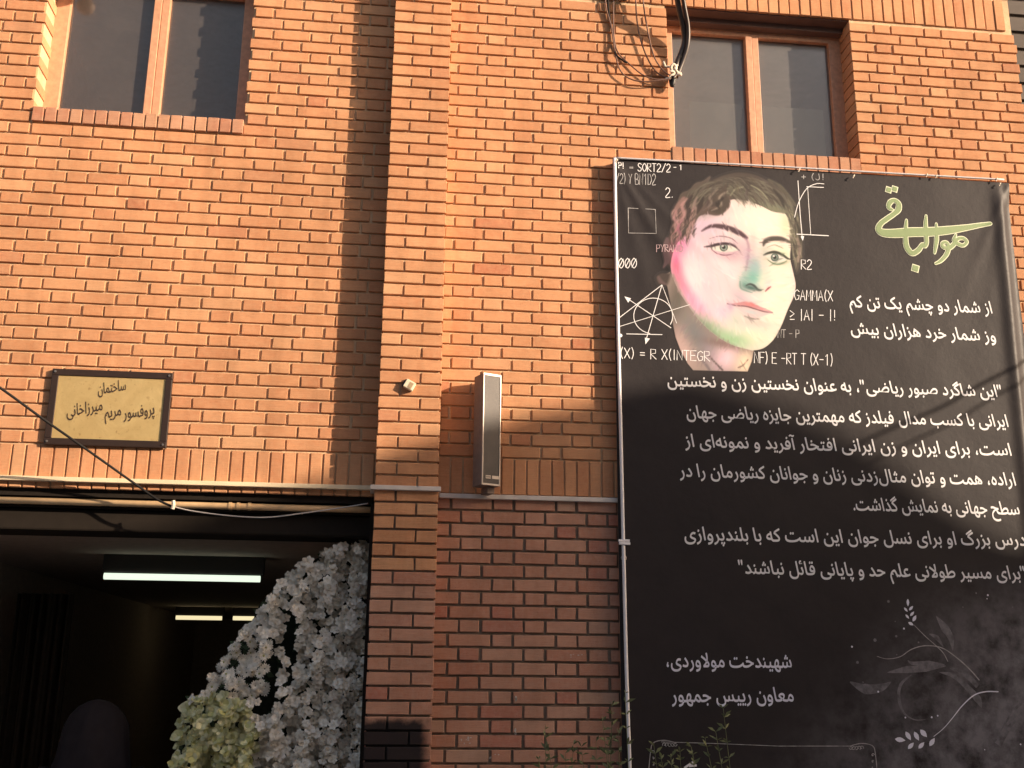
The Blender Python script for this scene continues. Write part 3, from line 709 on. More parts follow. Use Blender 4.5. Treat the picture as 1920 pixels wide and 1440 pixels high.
for x, y, r in ((575, 470, 8), (980, 328, 8), (992, 1024, 7), (1198, 1022, 8), (1245, 1010, 7), (780, 822, 8), (1640, 66, 8), (1634, 94, 5), (1895, 1234, 7), (1614, 1276, 5)): I.dot(*zf(x, y), r*FW, .0016, n=6)
tag(I.build('printed_dots', MAT['ink_shade']), kind='stuff')
I = Ink()
I.ribbon([zf(*a) for a in ((1060, 300), (1150, 390), (1230, 460), (1290, 520), (1325, 585))], 6*FW, off=.0018)
I.ribbon([zf(*a) for a in ((770, 545), (850, 565), (950, 548), (1040, 490), (1150, 462), (1280, 480), (1400, 560), (1500, 650), (1570, 730))], [3*FW, 6*FW, 7*FW, 9*FW, 9*FW], off=.0018)
I.build('printed_stem', MAT['ink_g']); I = Ink()
I.ribbon([zf(-1, 1248), zf(200, 1248), zf(400, 1248), zf(565, 1248)], 5*FW, smooth=False); 
fl = [(1240, 1391), (1340, 1394), (1461, 1399)]; I.ribbon([bp(*a) for a in fl], .0028, smooth=False)
rs = random.Random(5)
for sx, ox, oy in ((1, 1222, 1396), (-1, 1640, 1402)):       # corner scrolls
    for k in range(9):
        t = k/8; cx_, cy_ = (ox+sx*(4+40*(1-t)) if k < 5 else ox+sx*3, oy-2 if k < 5 else oy+(k-4)*12)
        r0 = 5.5-abs(k-4)*.5
        I.ribbon([bp(cx_+r0*math.cos(a)*(1-a*.1)*sx, cy_+r0*math.sin(a)*(1-a*.1)+2) for a in [R(j*45+k*40) for j in range(8)]], .0034, off=.0014)
    I.ribbon([bp(ox+sx*46, oy-3), bp(ox+sx*24, oy-8), bp(ox+sx*3, oy-3), bp(ox-sx*2, oy+14), bp(ox-sx*5, oy+44)], .004)
I.build('scroll_ornament', MAT['ink_g'])
I = Ink()
for p, wd in (([(1590, 950), (1560, 880), (1480, 790), (1380, 700), (1260, 670)], [2, 60, 46, 44, 3]), ([(1560, 780), (1480, 700), (1380, 650), (1340, 640)], [40, 46, 30, 3]), ([(1300, 610), (1180, 600), (1050, 600), (1010, 575)], [4, 40, 26, 2]),
              ([(1310, 620), (1150, 640), (1000, 650), (850, 672)], [4, 50, 52, 3]), ([(880, 745), (800, 790), (680, 800), (560, 745)], [4, 60, 78, 6]), ([(1040, 690), (960, 760), (940, 860), (975, 980), (1060, 1040), (1150, 1040)], [6, 24, 26, 18, 8, 3]),
              ([(1365, 500), (1350, 400), (1300, 320), (1235, 230)], [3, 50, 70, 3]), ([(1290, 470), (1240, 400), (1180, 370)], [4, 40, 6]), ([(1720, 1240), (1780, 1140), (1840, 1060), (1920, 980)], [60, 40, 24, 16]), ([(1740, 1130), (1800, 1030), (1870, 940), (1920, 910)], [6, 16, 20, 20])):
    K_ = Ink(); K_.ribbon([zf(*a) for a in p], [a*FW for a in wd], off=.0010, cap=False); K_.build('faint_printed_leaf', MAT['ink_d'])
for x, y, r in ((860, 115, 12), (755, 418, 14), (618, 592, 12), (920, 388, 10), (1095, 436, 8), (1550, 50, 8), (1835, 160, 7), (1445, 160, 6), (924, 532, 6), (912, 272, 5), (662, 748, 6)): I.dot(*zf(x, y), r*FW, .0012, n=6)
tag(I.build('faint_dots', MAT['ink_d']), kind='stuff')
I = Ink()
for dx in (0, 9): I.ribbon([bp(1283+dx, 1440-dx*.4), bp(1301+dx*.6, 1428+dx*.8)], .010, smooth=False, cap=False)
I.ribbon([bp(1290, 1446), bp(1300, 1452), bp(1298, 1464), bp(1280, 1466)], .010); I.build('lettering', MAT['ink_w'])

# ---- painted portrait
def fspl(pts, closed=False, n=6):
    return np.array([tuple(p) for p in spl([(float(a),float(b)) for a,b in pts], n, closed)])
class Canvas:
    def __init__(s,X,Y):
        s.X=X;s.Y=Y;s.c=np.zeros(X.shape+(3,));s.a=np.zeros(X.shape)
    def mix(s,m,col,alpha=False):
        m=np.clip(m,0,1)[...,None]; s.c=s.c*(1-m)+np.array(col)/255.*m
        if alpha: s.a=np.maximum(s.a,m[...,0])
    def poly(s,pts,soft=4,smooth=True):
        q=fspl(pts,True) if smooth else np.array(pts,float)
        x0,y0=q.min(0)-3*soft;x1,y1=q.max(0)+3*soft
        sel=(s.X>=x0)&(s.X<=x1)&(s.Y>=y0)&(s.Y<=y1)
        x=s.X[sel];y=s.Y[sel];d=np.full(x.shape,1e9);ins=np.zeros(x.shape,bool)
        for i in range(len(q)):
            a=q[i];b=q[(i+1)%len(q)];e=b-a;L=e@e+1e-9
            t=np.clip(((x-a[0])*e[0]+(y-a[1])*e[1])/L,0,1)
            d=np.minimum(d,(x-a[0]-t*e[0])**2+(y-a[1]-t*e[1])**2)
            if a[1]!=b[1]:
                c=((a[1]>y)!=(b[1]>y))&(x<(b[0]-a[0])*(y-a[1])/(b[1]-a[1])+a[0]);ins^=c
        d=np.sqrt(d)*np.where(ins,1,-1)
        m=np.zeros(s.X.shape);m[sel]=np.clip(.5+d/(2*soft),0,1)
        return m*m*(3-2*m)
    def stroke(s,pts,w,soft=3,taper=(0,0)):
        q=fspl(pts);n=len(q);t_=np.linspace(0,1,n)
        W=np.interp(t_,np.linspace(0,1,len(w)),w) if hasattr(w,'__len__') else np.full(n,float(w))
        mw=W.max()+3*soft
        x0,y0=q.min(0)-mw;x1,y1=q.max(0)+mw
        sel=(s.X>=x0)&(s.X<=x1)&(s.Y>=y0)&(s.Y<=y1)
        x=s.X[sel];y=s.Y[sel];best=np.full(x.shape,-1e9)
        for i in range(n-1):
            a=q[i];e=q[i+1]-a;L=e@e+1e-9
            t=np.clip(((x-a[0])*e[0]+(y-a[1])*e[1])/L,0,1)
            d=np.sqrt((x-a[0]-t*e[0])**2+(y-a[1]-t*e[1])**2)
            best=np.maximum(best,(W[i]+(W[i+1]-W[i])*t)-d)
        m=np.zeros(s.X.shape);m[sel]=np.clip(.5+best/(2*soft),0,1)
        return m
    def blob(s,x,y,rx,ry,ang=0):
        a=np.radians(ang);u=(s.X-x)*np.cos(a)+(s.Y-y)*np.sin(a);v=-(s.X-x)*np.sin(a)+(s.Y-y)*np.cos(a)
        return np.exp(-(u/rx)**2-(v/ry)**2)
def portrait(X,Y):
    C=Canvas(X,Y);rg=np.random.RandomState(4)
    # neck
    neck=C.poly([(330,800),(372,860),(392,960),(405,1080),(425,1180),(455,1260),(500,1345),(535,1388),(700,1392),(878,1396),(905,1330),(918,1262),(900,1200),(700,1060),(500,860),(400,760)],5,False)
    C.mix(neck,(150,138,132),True)
    def on(mask,b,col,k=1.): C.mix(mask*b*k,col)
    on(neck,C.blob(420,1000,60,200,10),(96,92,84),.95)
    on(neck,C.blob(470,1230,70,150,-20),(196,170,166),.9)
    on(neck,C.blob(560,1170,60,170,-35),(120,126,128),.9)
    on(neck,C.blob(650,1290,50,120,-25),(150,140,150),.8)
    on(neck,C.blob(745,1310,85,90,0),(236,206,220),1)
    on(neck,C.blob(860,1340,60,80,20),(240,224,196),1)
    on(neck,C.blob(760,1225,160,26,10),(120,100,96),.75)
    C.mix(neck*C.stroke([(640,1300),(680,1345),(720,1385)],5,5),(90,80,80))
    C.mix(neck*C.stroke([(540,1260),(600,1330),(640,1385)],6,8),(110,104,110))
    C.mix(neck*C.stroke([(820,1370),(850,1355),(880,1320)],4,4),(130,110,100))
    # hair mass
    hair=C.poly([(345,770),(300,800),(318,850),(372,850),(392,760),(352,690),(345,620),(372,560),(402,470),(398,400),(430,335),(500,272),(575,235),(650,190),(730,155),(820,138),(915,150),(1005,190),(1085,255),(1150,325),(1200,420),(1226,560),(1222,690),(1185,780),(1165,700),(1120,500),(1000,420),(700,420),(520,560),(470,700),(430,780)],14)
    C.mix(hair,(70,62,58),True)
    on(hair,C.blob(900,270,230,70,12),(106,106,92),.7)
    on(hair,C.blob(480,380,90,120,0),(120,100,94),.7)
    on(hair,C.blob(420,640,90,70,0),(150,70,100),.55)
    on(hair,C.blob(1190,560,40,190,0),(100,98,84),.9)
    on(hair,C.blob(1060,350,90,60,0),(125,142,108),.8)
    # face
    face=C.poly([(520,470),(560,430),(620,395),(690,392),(745,360),(770,318),(850,318),(950,350),(1040,392),(1105,398),(1140,450),(1160,530),(1152,600),(1146,680),(1165,770),(1181,850),(1168,925),(1132,1005),(1092,1105),(1045,1190),(985,1245),(920,1262),(860,1250),(790,1230),(700,1182),(600,1098),(520,1000),(450,890),(402,780),(398,700),(430,600),(480,540)],4)
    C.mix(face,(230,214,218),True)
    on(face,C.blob(545,520,60,110,10),(176,152,176),.8)
    on(face,C.blob(560,930,50,170,-35),(206,170,190),.7)
    on(face,C.blob(980,450,180,150,0),(248,243,226))
    on(face,C.blob(620,500,110,90,0),(208,188,212),.9)
    on(face,C.blob(640,800,170,200,0),(243,222,230),.9)
    on(face,C.blob(1060,900,100,330,8),(253,248,224))
    on(face,C.blob(900,1180,140,70,10),(226,240,208),.8)
    on(face,C.blob(430,720,42,135,-10),(218,110,146),1)
    on(face,C.blob(478,860,36,130,-28),(222,138,166),1)
    on(face,C.blob(560,640,70,190,-12),(214,196,212),.75)
    on(face,C.blob(600,840,60,150,-25),(226,202,216),.8)
    on(face,C.blob(960,330,190,26,8),(196,190,170),.7)
    on(face,C.blob(640,410,110,24,-12),(176,164,166),.7)
    on(face,C.blob(455,600,50,70,0),(222,130,180),.9)
    on(face,C.blob(560,980,40,130,-38),(232,170,206),.8)
    on(face,C.blob(645,1120,45,120,-55),(140,170,140),.9)
    on(face,C.blob(780,1190,50,120,-72),(150,196,150),.95)
    on(face,C.blob(800,1080,60,80,0),(206,220,206),.8)
    on(face,C.blob(720,1020,60,50,0),(216,200,226),.7)
    on(face,C.blob(560,760,70,120,0),(248,232,238),.7)
    on(face,C.blob(1090,660,60,40,0),(206,232,196),.8)
    on(face,C.blob(1120,470,40,80,0),(206,220,180),.7)
    C.mix(face*C.stroke([(408,790),(455,905),(525,1015),(605,1105),(705,1190),(800,1238)],[8,10,12,14,12,10],9)*.6,(122,142,118))
    C.mix(face*C.stroke([(880,1256),(960,1250),(1040,1190),(1095,1100),(1130,1010)],4,6)*.25,(200,200,170))
    # nose
    on(face,C.blob(880,690,34,110,-12),(196,176,196),.9)
    on(face,C.blob(910,600,22,70,0),(214,196,196),.7)
    on(face,C.blob(915,800,62,70,0),(120,190,174),.95)
    on(face,C.blob(925,730,36,60,0),(150,186,190),.8)
    on(face,C.blob(860,840,34,40,0),(118,168,158),.9)
    on(face,C.blob(975,830,30,60,0),(216,232,214),.8)
    on(face,C.blob(1012,850,30,36,0),(240,214,214),.9)
    on(face,C.blob(900,870,50,16,12),(58,96,92),.9)
    C.mix(C.stroke([(868,855),(892,846),(918,856),(940,878),(962,886)],[2,6,7,5,2],5),(60,72,72))
    C.mix(C.stroke([(830,830),(835,870),(868,888),(905,900)],[3,5,5,2],5)*.7,(90,132,124))
    C.mix(C.stroke([(990,890),(1008,872),(1022,862)],[3,6,3],4),(150,80,90))
    # eyes
    def eye(cx,cy,pts,iris,ri):
        m=C.poly(pts,3);C.mix(m,(220,222,214))
        i=C.poly([(cx+ri*np.cos(t),cy+ri*np.sin(t)) for t in np.linspace(0,6.28,14)[:-1]],3)
        C.mix(i*m,(70,84,78));j=C.poly([(cx+ri*.78*np.cos(t),cy+ri*.78*np.sin(t)) for t in np.linspace(0,6.28,14)[:-1]],4)
        C.mix(j*m,iris);C.mix(C.blob(cx,cy,ri*.38,ri*.38)*m*1.5,(26,28,28));C.mix(C.blob(cx-6,cy-8,5,5)*m*1.4,(250,250,250))
    on(face,C.blob(720,655,110,40,8),(206,176,190),.75)
    on(face,C.blob(730,570,110,34,12),(222,206,214),.8)
    on(face,C.blob(1060,690,80,40,10),(196,206,180),.75)
    on(face,C.blob(800,640,50,60,20),(186,160,176),.7)
    on(face,C.blob(650,560,70,30,-8),(206,188,202),.7)
    on(face,C.blob(985,640,26,40,0),(190,200,190),.8)
    on(face,C.blob(830,930,60,30,40),(204,190,206),.7)
    on(face,C.blob(930,1090,110,22,8),(206,208,200),.8)
    on(face,C.blob(1080,1000,40,90,15),(232,234,216),.8)
    eye(728,614,[(640,614),(680,602),(730,597),(780,608),(818,632),(770,644),(715,643),(670,632)],(150,168,158),26)
    eye(1048,678,[(990,664),(1020,655),(1060,655),(1098,668),(1122,690),(1090,706),(1045,708),(1010,690)],(134,154,144),25)
    C.mix(C.stroke([(606,612),(650,606),(690,596),(740,591),(790,604),(825,634)],[3,8,9,8,6,2],4),(66,52,60))
    C.mix(C.stroke([(650,628),(690,655),(740,664),(790,655)],[2,4,4,2],3)*.8,(120,84,100))
    C.mix(C.stroke([(640,560),(700,545),(770,556),(815,590)],[1,3,4,2],3)*.7,(110,86,96))
    C.mix(C.stroke([(978,664),(1005,652),(1045,645),(1090,658),(1128,684),(1150,690)],[3,7,9,8,6,2],4),(56,60,52))
    C.mix(C.stroke([(1000,690),(1040,716),(1090,716),(1125,700)],[2,4,5,3],3)*.8,(86,110,84))
    C.mix(C.stroke([(1000,615),(1050,600),(1100,622)],[1,3,2],3)*.7,(120,130,104))
    # brows
    C.mix(C.stroke([(590,512),(640,484),(700,482),(770,500),(830,528),(872,556)],[3,10,14,17,16,8],6),(84,64,72))
    C.mix(C.stroke([(976,604),(990,576),(1030,562),(1090,562),(1152,584)],[4,14,16,14,5],6),(74,70,66))
    C.mix(C.stroke([(868,560),(884,610),(880,680),(866,760)],[9,7,5,3],8)*.6,(150,120,140))
    # mouth
    C.mix(C.poly([(758,972),(820,962),(862,955),(885,962),(905,958),(950,985),(1000,1005),(1032,1022),(980,1020),(930,1005),(870,988),(800,980)],4),(204,152,158))
    on(face,C.blob(900,975,36,14,10),(220,128,130),.8)
    C.mix(C.poly([(800,984),(870,992),(930,1008),(1030,1024),(985,1042),(930,1058),(875,1042),(830,1010)],5),(226,204,206))
    on(face,C.blob(900,1022,60,14,14),(196,214,220),.8)
    C.mix(C.stroke([(752,968),(800,980),(868,986),(930,1004),(985,1020),(1034,1024)],[3,3,3,3,3,2],4),(110,76,84))
    C.mix(C.stroke([(860,1046),(900,1062),(950,1064)],[3,6,3],5)*.8,(120,116,110))
    on(face,C.blob(770,985,22,30,0),(196,170,200),.7)
    # hair locks over the forehead
    locks=[([(640,175),(600,215),(560,225),(520,270),(470,290),(440,350)],[10,22,20,24,20,10],(84,76,70)),([(1010,190),(1080,240),(1130,300),(1180,350)],[10,22,24,10],(80,78,68)),([(372,560),(360,620),(372,690),(350,740)],[12,22,20,8],(88,70,74)),
     ([(760,300),(740,350),(690,385),(630,385),(560,400),(520,450),(480,520),(410,545)],[10,26,30,24,22,30,26,8],(88,76,70)),
     ([(740,240),(700,290),(730,330),(700,380),(640,380)],[20,34,34,22,6],(74,66,60)),
     ([(620,260),(560,300),(590,360),(550,410)],[26,30,24,8],(92,80,74)),
     ([(480,320),(440,380),(470,440),(430,500)],[24,24,26,10],(134,108,104)),
     ([(770,260),(850,250),(950,290),(1040,350),(1110,385)],[24,40,46,36,16],(120,124,104)),
     ([(1090,300),(1140,370),(1165,460),(1175,560)],[28,30,26,14],(100,100,86))]
    for p,w,c in locks: C.mix(C.stroke(p,w,6),c,True)
    for k in range(620):
        t=rg.rand();r=rg.rand()
        if k%5==0:
            x=410+rg.rand()*150;y=330+rg.rand()*220;p=[(x,y),(x-22,y+32),(x-14,y+66)];c=(170,138,136) if k%2 else (66,56,54)
        elif k%5==1:
            x=1135+rg.rand()*75;y=350+rg.rand()*330;p=[(x,y),(x+12,y+40),(x+8,y+84)];c=(140,140,118) if k%2 else (58,54,48)
        else:
            x=600+t*420;y=165+r*110+abs(x-800)*.16;d=1 if x>730 else -1;L=.5+rg.rand()*.45
            p=[(x,y),(x+d*60*L,y+8),(x+d*120*L,y+44),(x+d*150*L,y+110*L)];c=[(184,190,160),(146,150,128),(62,56,52),(112,112,98),(76,70,64)][k%5]
        C.mix(C.stroke(p,[.8,4.2,3.2,.6],3.5)*hair*.6,c)
    for p,w,c in [([(752,262),(700,300),(712,350),(650,384)],[3,9,8,2],(150,140,128)),([(690,250),(640,300),(650,340),(600,380)],[3,8,7,2],(128,118,108)),([(560,300),(540,350),(560,390),(520,440)],[3,10,9,2],(146,126,122)),([(500,310),(465,350),(480,410),(440,450)],[3,10,10,2],(176,140,140)),([(430,380),(415,430),(440,480),(408,530)],[3,9,8,2],(170,128,132)),([(470,440),(440,490),(455,540),(420,600)],[3,9,8,2],(160,110,126)),
        ([(730,300),(690,340),(700,372)],[4,14,3],(40,36,34)),([(600,300),(580,350),(560,400)],[4,16,4],(44,38,36)),([(530,290),(500,340),(510,400),(480,460)],[4,14,12,4],(50,42,42)),([(900,225),(960,260),(1010,320)],[2,5,2],(170,178,148)),([(850,235),(800,250),(770,290)],[2,5,2],(160,164,138)),([(1040,250),(1090,310),(1110,370)],[3,12,3],(44,42,38)),([(1170,420),(1205,520),(1206,640)],[3,12,4],(42,40,36))]:
        C.mix(C.stroke(p,w,5)*.75,c)
    # right ear, a soft left ear
    C.mix(C.stroke([(318,800),(335,830),(362,846)],[8,12,6],8)*.7,(110,90,92),True)
    C.mix(C.stroke([(1190,560),(1206,620),(1196,700)],[6,10,8],7)*.6,(170,150,140))
    gx=X[0,0];gy=Y[0,0];sx=X[0,1]-X[0,0]
    for k in range(900):
        x=400+rg.rand()*800;y=160+rg.rand()*1220;i=int((y-gy)/sx);j=int((x-gx)/sx)
        if not(0<=i<X.shape[0] and 0<=j<X.shape[1]) or C.a[i,j]<.95: continue
        col=C.c[i,j]*255*(1+rg.uniform(-.07,.07))+rg.uniform(-5,5,3);an=1.1+.9*np.sin(x*.004)+.5*np.sin(y*.006)+rg.uniform(-.4,.4);L=rg.uniform(14,42)
        C.mix(C.stroke([(x-L*np.cos(an),y-L*np.sin(an)),(x+rg.uniform(-4,4),y),(x+L*np.cos(an),y+L*np.sin(an))],[1,rg.uniform(3,9),1],3)*.5*C.a,np.clip(col,0,255))
    return np.clip(C.c,0,1),C.a

gx, gy = np.meshgrid(np.arange(282, 1260, 3.1), np.arange(110, 1405, 3.1)); fc, fa = portrait(gx, gy)
hh, ww = gx.shape; vid = -np.ones((hh, ww), int); vs = []; colr = []
keep = fa > .03
kq = keep[:-1, :-1] & keep[1:, :-1] & keep[:-1, 1:] & keep[1:, 1:]
use = np.zeros_like(keep); use[:-1, :-1] |= kq; use[1:, :-1] |= kq; use[:-1, 1:] |= kq; use[1:, 1:] |= kq
for j, i in zip(*np.nonzero(use)):
    x, z = bp(*zc(gx[j, i], gy[j, i])); vid[j, i] = len(vs); vs.append((x-IB.x, BY(x, z)-.0009-IB.y, z-IB.z))
    colr.append((*(np.where(fc[j, i] <= .04045, fc[j, i]/12.92, ((fc[j, i]+.055)/1.055)**2.4)), fa[j, i]))
fs = [(vid[j, i], vid[j+1, i], vid[j+1, i+1], vid[j, i+1]) for j, i in zip(*np.nonzero(kq))]
me = bpy.data.meshes.new('portrait'); me.from_pydata(vs, [], fs)
ca = me.color_attributes.new('paint', 'FLOAT_COLOR', 'POINT'); ca.data.foreach_set('color', np.array(colr, np.float32).ravel())
q = NT('painted_portrait'); a_ = q.n('ShaderNodeAttribute', attribute_name='paint'); 
c = q.mix(a_.outputs['Alpha'], (.038, .034, .036), a_.outputs['Color']); c = q.mix(1., c, (.84, .80, .80), 'MULTIPLY')
q.set(Base_Color=c, Roughness=.5, Specular_IOR_Level=.3)
link('portrait', me, q.m, BAN, True)['label'] = 'painted head of a short haired woman in white, pink and green'
# ------------------------------------------------------------------ brass plaque
pl = [at(u_, v_, -.02) for u_, v_ in ((82, 833), (310, 840), (326, 699), (98, 691))]
px0 = (pl[0].x+pl[3].x)/2; px1 = (pl[1].x+pl[2].x)/2; pz0 = (pl[0].z+pl[1].z)/2; pz1 = (pl[2].z+pl[3].z)/2
PL = empty('plaque', ((px0+px1)/2, 0, pz0)); tag(PL, 'brass plaque in a black frame with two lines of dark engraved writing', 'plaque')
IP = Vector(PL.location)
def prt(mb, name, mat, par, org, **k):
    mb.v = [(x-org.x, y-org.y, z-org.z) for x, y, z in mb.v]; return mb.build(name, mat, par, **k)
fr = .034; m = MB()
m.box((px0, -.022, pz0), (px1, -.002, pz0+fr)); m.box((px0, -.022, pz1-fr), (px1, -.002, pz1)); m.box((px0, -.022, pz0+fr), (px0+fr, -.002, pz1-fr)); m.box((px1-fr, -.022, pz0+fr), (px1, -.002, pz1-fr))
prt(m, 'plaque_frame', plain('dark_plaque_frame', (.028, .016, .012), .45), PL, IP, bevel=.003)
m = MB(); m.box((px0+fr-.002, -.016, pz0+fr-.002), (px1-fr+.002, -.004, pz1-fr+.002)); prt(m, 'brass_plate', MAT['brass'], PL, IP)
m = MB()
for x in (px0+.016, px1-.016):
    for z in (pz0+.016, pz1-.016): m.tube([(x, -.027, z), (x, -.021, z)], .0055, 8)
prt(m, 'screw', MAT['brass_screw'], PL, IP)
def zp(x, y): p = at(x/4, 640+y/4, -.017); return (p.x, p.z)
class PInk(Ink):
    def pt(s, x, z, off): s.v.append((x-IP.x, -.0162-off-IP.y, z-IP.z)); return len(s.v)-1
persian(PLQ[0], (735, 392), (945, 398), MAT['ink_dark'], 28, .35, 'engraved_lettering', zp, PInk(), PL, .045)
persian(PLQ[1], (500, 560), (1160, 585), MAT['ink_dark'], 30, .35, 'engraved_lettering', zp, PInk(), PL, .055)

# ------------------------------------------------------------------ column loudspeaker
FL = Vector((-.001, -.152, 0)); FR = Vector((.094, -.112, 0)); dr = (FR-FL).normalized(); dn = Vector((-dr.y, dr.x, 0)); wS = (FR-FL).length; dS = .100
SPK = empty('column_loudspeaker', (FL.x, FL.y, 2.606), math.atan2(dr.y, dr.x)); tag(SPK, 'tall narrow grey column loudspeaker with dark grille on the brick wall right of the pilaster', 'loudspeaker')
H = .578
def lb(name, mat, boxes, par=None, bevel=.002):
    mm = MB(); [mm.box(a, b) for a, b in boxes]; return mm.build(name, mat, par or SPK, bevel=bevel)
lb('case', MAT['speaker_case'], [((0, .004, 0), (wS, dS, H))], bevel=.003)
lb('trim', MAT['alu'], [((0, -.004, 0), (.006, .0035, H)), ((wS-.006, -.004, 0), (wS, .0035, H)), ((.006, -.004, H-.012), (wS-.006, .0035, H)), ((.006, -.004, 0), (wS-.006, .0035, .009))], bevel=.0008)
lb('grille', MAT['grille'], [((.0065, -.001, .0095), (wS-.0065, .0032, H-.0125))], bevel=0)
lb('badge', MAT['alu'], [((.022, -.003, .034), (.050, -.0005, .050)), ((.058, -.003, .034), (.100, -.0005, .050))], bevel=.0005)
ink_b = MB()
for i_ in range(9):
    ink_b.box((.0235+i_*.0029+(.009 if i_ > 0 else 0)*0, -.0034, .0375), (.0248+i_*.0029, -.0031, .0465))
ink_b.build('badge_lettering', MAT['black'], SPK)
for bx_ in (((.05, dS-.002, .08), (.09, dS+.030, .10)), ((.05, dS-.002, .46), (.09, dS+.030, .48)), ((.05, .03, -.035), (.09, dS, -.002))): lb('bracket', MAT['speaker_case'], [bx_])

# ------------------------------------------------------------------ small tilted box on the pilaster
p = at(768, 722, PY-.02); SB = empty('sensor_box', (p.x, PY, p.z)); SB.rotation_euler = (0, R(28), 0)
tag(SB, 'small tilted cream plastic box fixed to the brick pilaster', 'sensor')
mm = MB(); mm.box((-.026, -.030, -.022), (.026, -.0, .022)); mm.build('case', plain('cream_plastic', (.74, .66, .48), .45), SB, bevel=.003)
mm = MB(); mm.box((-.004, -.0315, -.016), (.016, -.0302, .014)); mm.build('front_window', plain('pale_brown_plastic', (.42, .30, .18), .4), SB)
mm = MB(); mm.box((-.034, -.012, -.020), (-.0265, -.002, .020)); mm.build('side_clip', MAT['black'], SB)

# round lamp hanging in the head of the left window
p = at(146, -20, .098); LB = empty('globe_lamp', (p.x, .098, p.z)); tag(LB, 'pale round lamp globe just under the head of the left window', 'lamp')
bm = bmesh.new(); bmesh.ops.create_uvsphere(bm, u_segments=20, v_segments=12, radius=.050); me = bpy.data.meshes.new('globe'); bm.to_mesh(me); link('globe', me, plain('frosted_globe', (.62, .42, .34), .4), LB, True)
mm = MB(); mm.tube([(0, 0, .046), (0, 0, .08), (0, 0, .13)], [.024, .012, .010], 10); mm.build('lamp_stem', MAT['black'], LB)

# ------------------------------------------------------------------ conduits and cables beside the right window
def curve_thing(name, pts, r, mat, label, cat, group=None, n=8):
    mm = MB(); base = Vector(pts[0]); q_ = spl(pts, 8); mm.tube([Vector(a)-base for a in q_], r, n); o = mm.build(name, mat, None, smooth=True); o.location = base
    return tag(o, label, cat, group)
def dp(lst): return [at(u_, v_, y_) for u_, v_, y_ in lst]
top = at(1262, -60, -.16)
curve_thing('conduit', [tuple(top+Vector((0, 0, .25)))]+dp([(1266, -40, -.18), (1272, 10, -.13), (1281, 50, -.085), (1283, 80, -.055), (1272, 112, -.035), (1262, 138, -.03)]), .0165, MAT['hose'], 'left one of two thick dark conduits hanging at the corner of the right window', 'conduit', n=10)
curve_thing('conduit', [tuple(top+Vector((.07, 0, .25)))]+dp([(1276, -40, -.20), (1283, 10, -.15), (1290, 50, -.10), (1289, 85, -.07), (1279, 118, -.045), (1268, 145, -.035)]), .0125, MAT['hose'], 'right one of two thick dark conduits hanging at the corner of the right window', 'conduit', n=10)
knot = at(1262, 138, -.045)
KN = empty('cloth_knot', knot); tag(KN, 'pale rag knotted round the cable ends at the edge of the right window', 'rag')
mm = MB(); kr = random.Random(3)
for k in range(7):
    a0 = Vector((kr.uniform(-.03, .02), kr.uniform(-.02, .01), kr.uniform(-.04, .05))); pts = [a0]
    for j in range(4): pts.append(pts[-1]+Vector((kr.uniform(-.024, .024), kr.uniform(-.012, .012), kr.uniform(-.02, .02))))
    mm.tube(spl(pts, 4), [.003+.006*math.sin(math.pi*i_/16) for i_ in range(17)], 6)
mm.build('rag_folds', MAT['rag'], KN, smooth=True)
mm = MB(); mm.tube(spl([(.0, -.01, .01), (.015, -.012, .03), (.0, -.016, .05), (-.015, -.012, .03), (-.005, -.01, .0)], 5), .009, 8); mm.build('rag_loop', MAT['rag'], KN, smooth=True)
mm = MB(); mm.tube(spl([(.01, 0, -.01), (.03, 0, -.005), (.045, 0, .008), (.035, 0, .02)], 5), .003, 6); mm.build('wire_end', MAT['cable_w'], KN)
mm = MB(); mm.tube(spl([(-.01, .02, -.03), (-.005, .01, -.075), (.006, .0, -.02)], 5), .012, 8); mm.build('dark_tape', MAT['black'], KN, smooth=True)
CW = [([(1134, -30, -.03), (1136, 12, -.02), (1146, 50, -.02), (1153, 96, -.03), (1162, 130, -.03), (1180, 147, -.03), (1210, 153, -.04), (1258, 148, -.05)], 'brown'), ([(1152, -30, -.02), (1150, 25, -.015), (1152, 75, -.012), (1160, 100, -.012), (1180, 120, -.015), (1205, 140, -.02), (1230, 149, -.03), (1259, 146, -.04)], 'dark'),
      ([(1192, -30, -.04), (1193, 25, -.03), (1200, 70, -.02), (1212, 105, -.02), (1228, 132, -.02), (1245, 144, -.03), (1260, 145, -.04)], 'pale'), ([(1203, -30, -.07), (1208, 20, -.055), (1216, 65, -.045), (1226, 105, -.04), (1240, 128, -.04), (1254, 140, -.05), (1262, 143, -.055)], 'thin'),
      ([(1140, -30, -.02), (1141, 20, -.015), (1150, 70, -.012), (1154, 100, -.03), (1166, 112, -.03), (1176, 118, -.03)], 'black')]
ordn = {'brown': 'outermost brown cable looping over the bricks to the knotted rag', 'dark': 'dark cable looping just inside the outermost one to the rag', 'pale': 'pale edged cable hanging left of the innermost one to the rag', 'thin': 'innermost cable curving down nearest the window to the rag', 'black': 'short black cable ending in mid wall beside the looping cables'}
for pts, k_ in CW: curve_thing('cable', dp(pts), .0042 if k_ != 'black' else .006, MAT['cable_b'] if k_ != 'black' else MAT['cable'], ordn[k_], 'cable', 'cables looping beside the right window', 6)
# dark bundle box above, mostly out of frame, whose shadow falls across the bricks
curve_thing('cable', [at(1140, -40, -.03), at(1160, -6, -.03), at(1185, -8, -.03), at(1215, -40, -.03)], .012, MAT['cable'], 'thick dark cable crossing at the top edge beside the right window', 'cable')
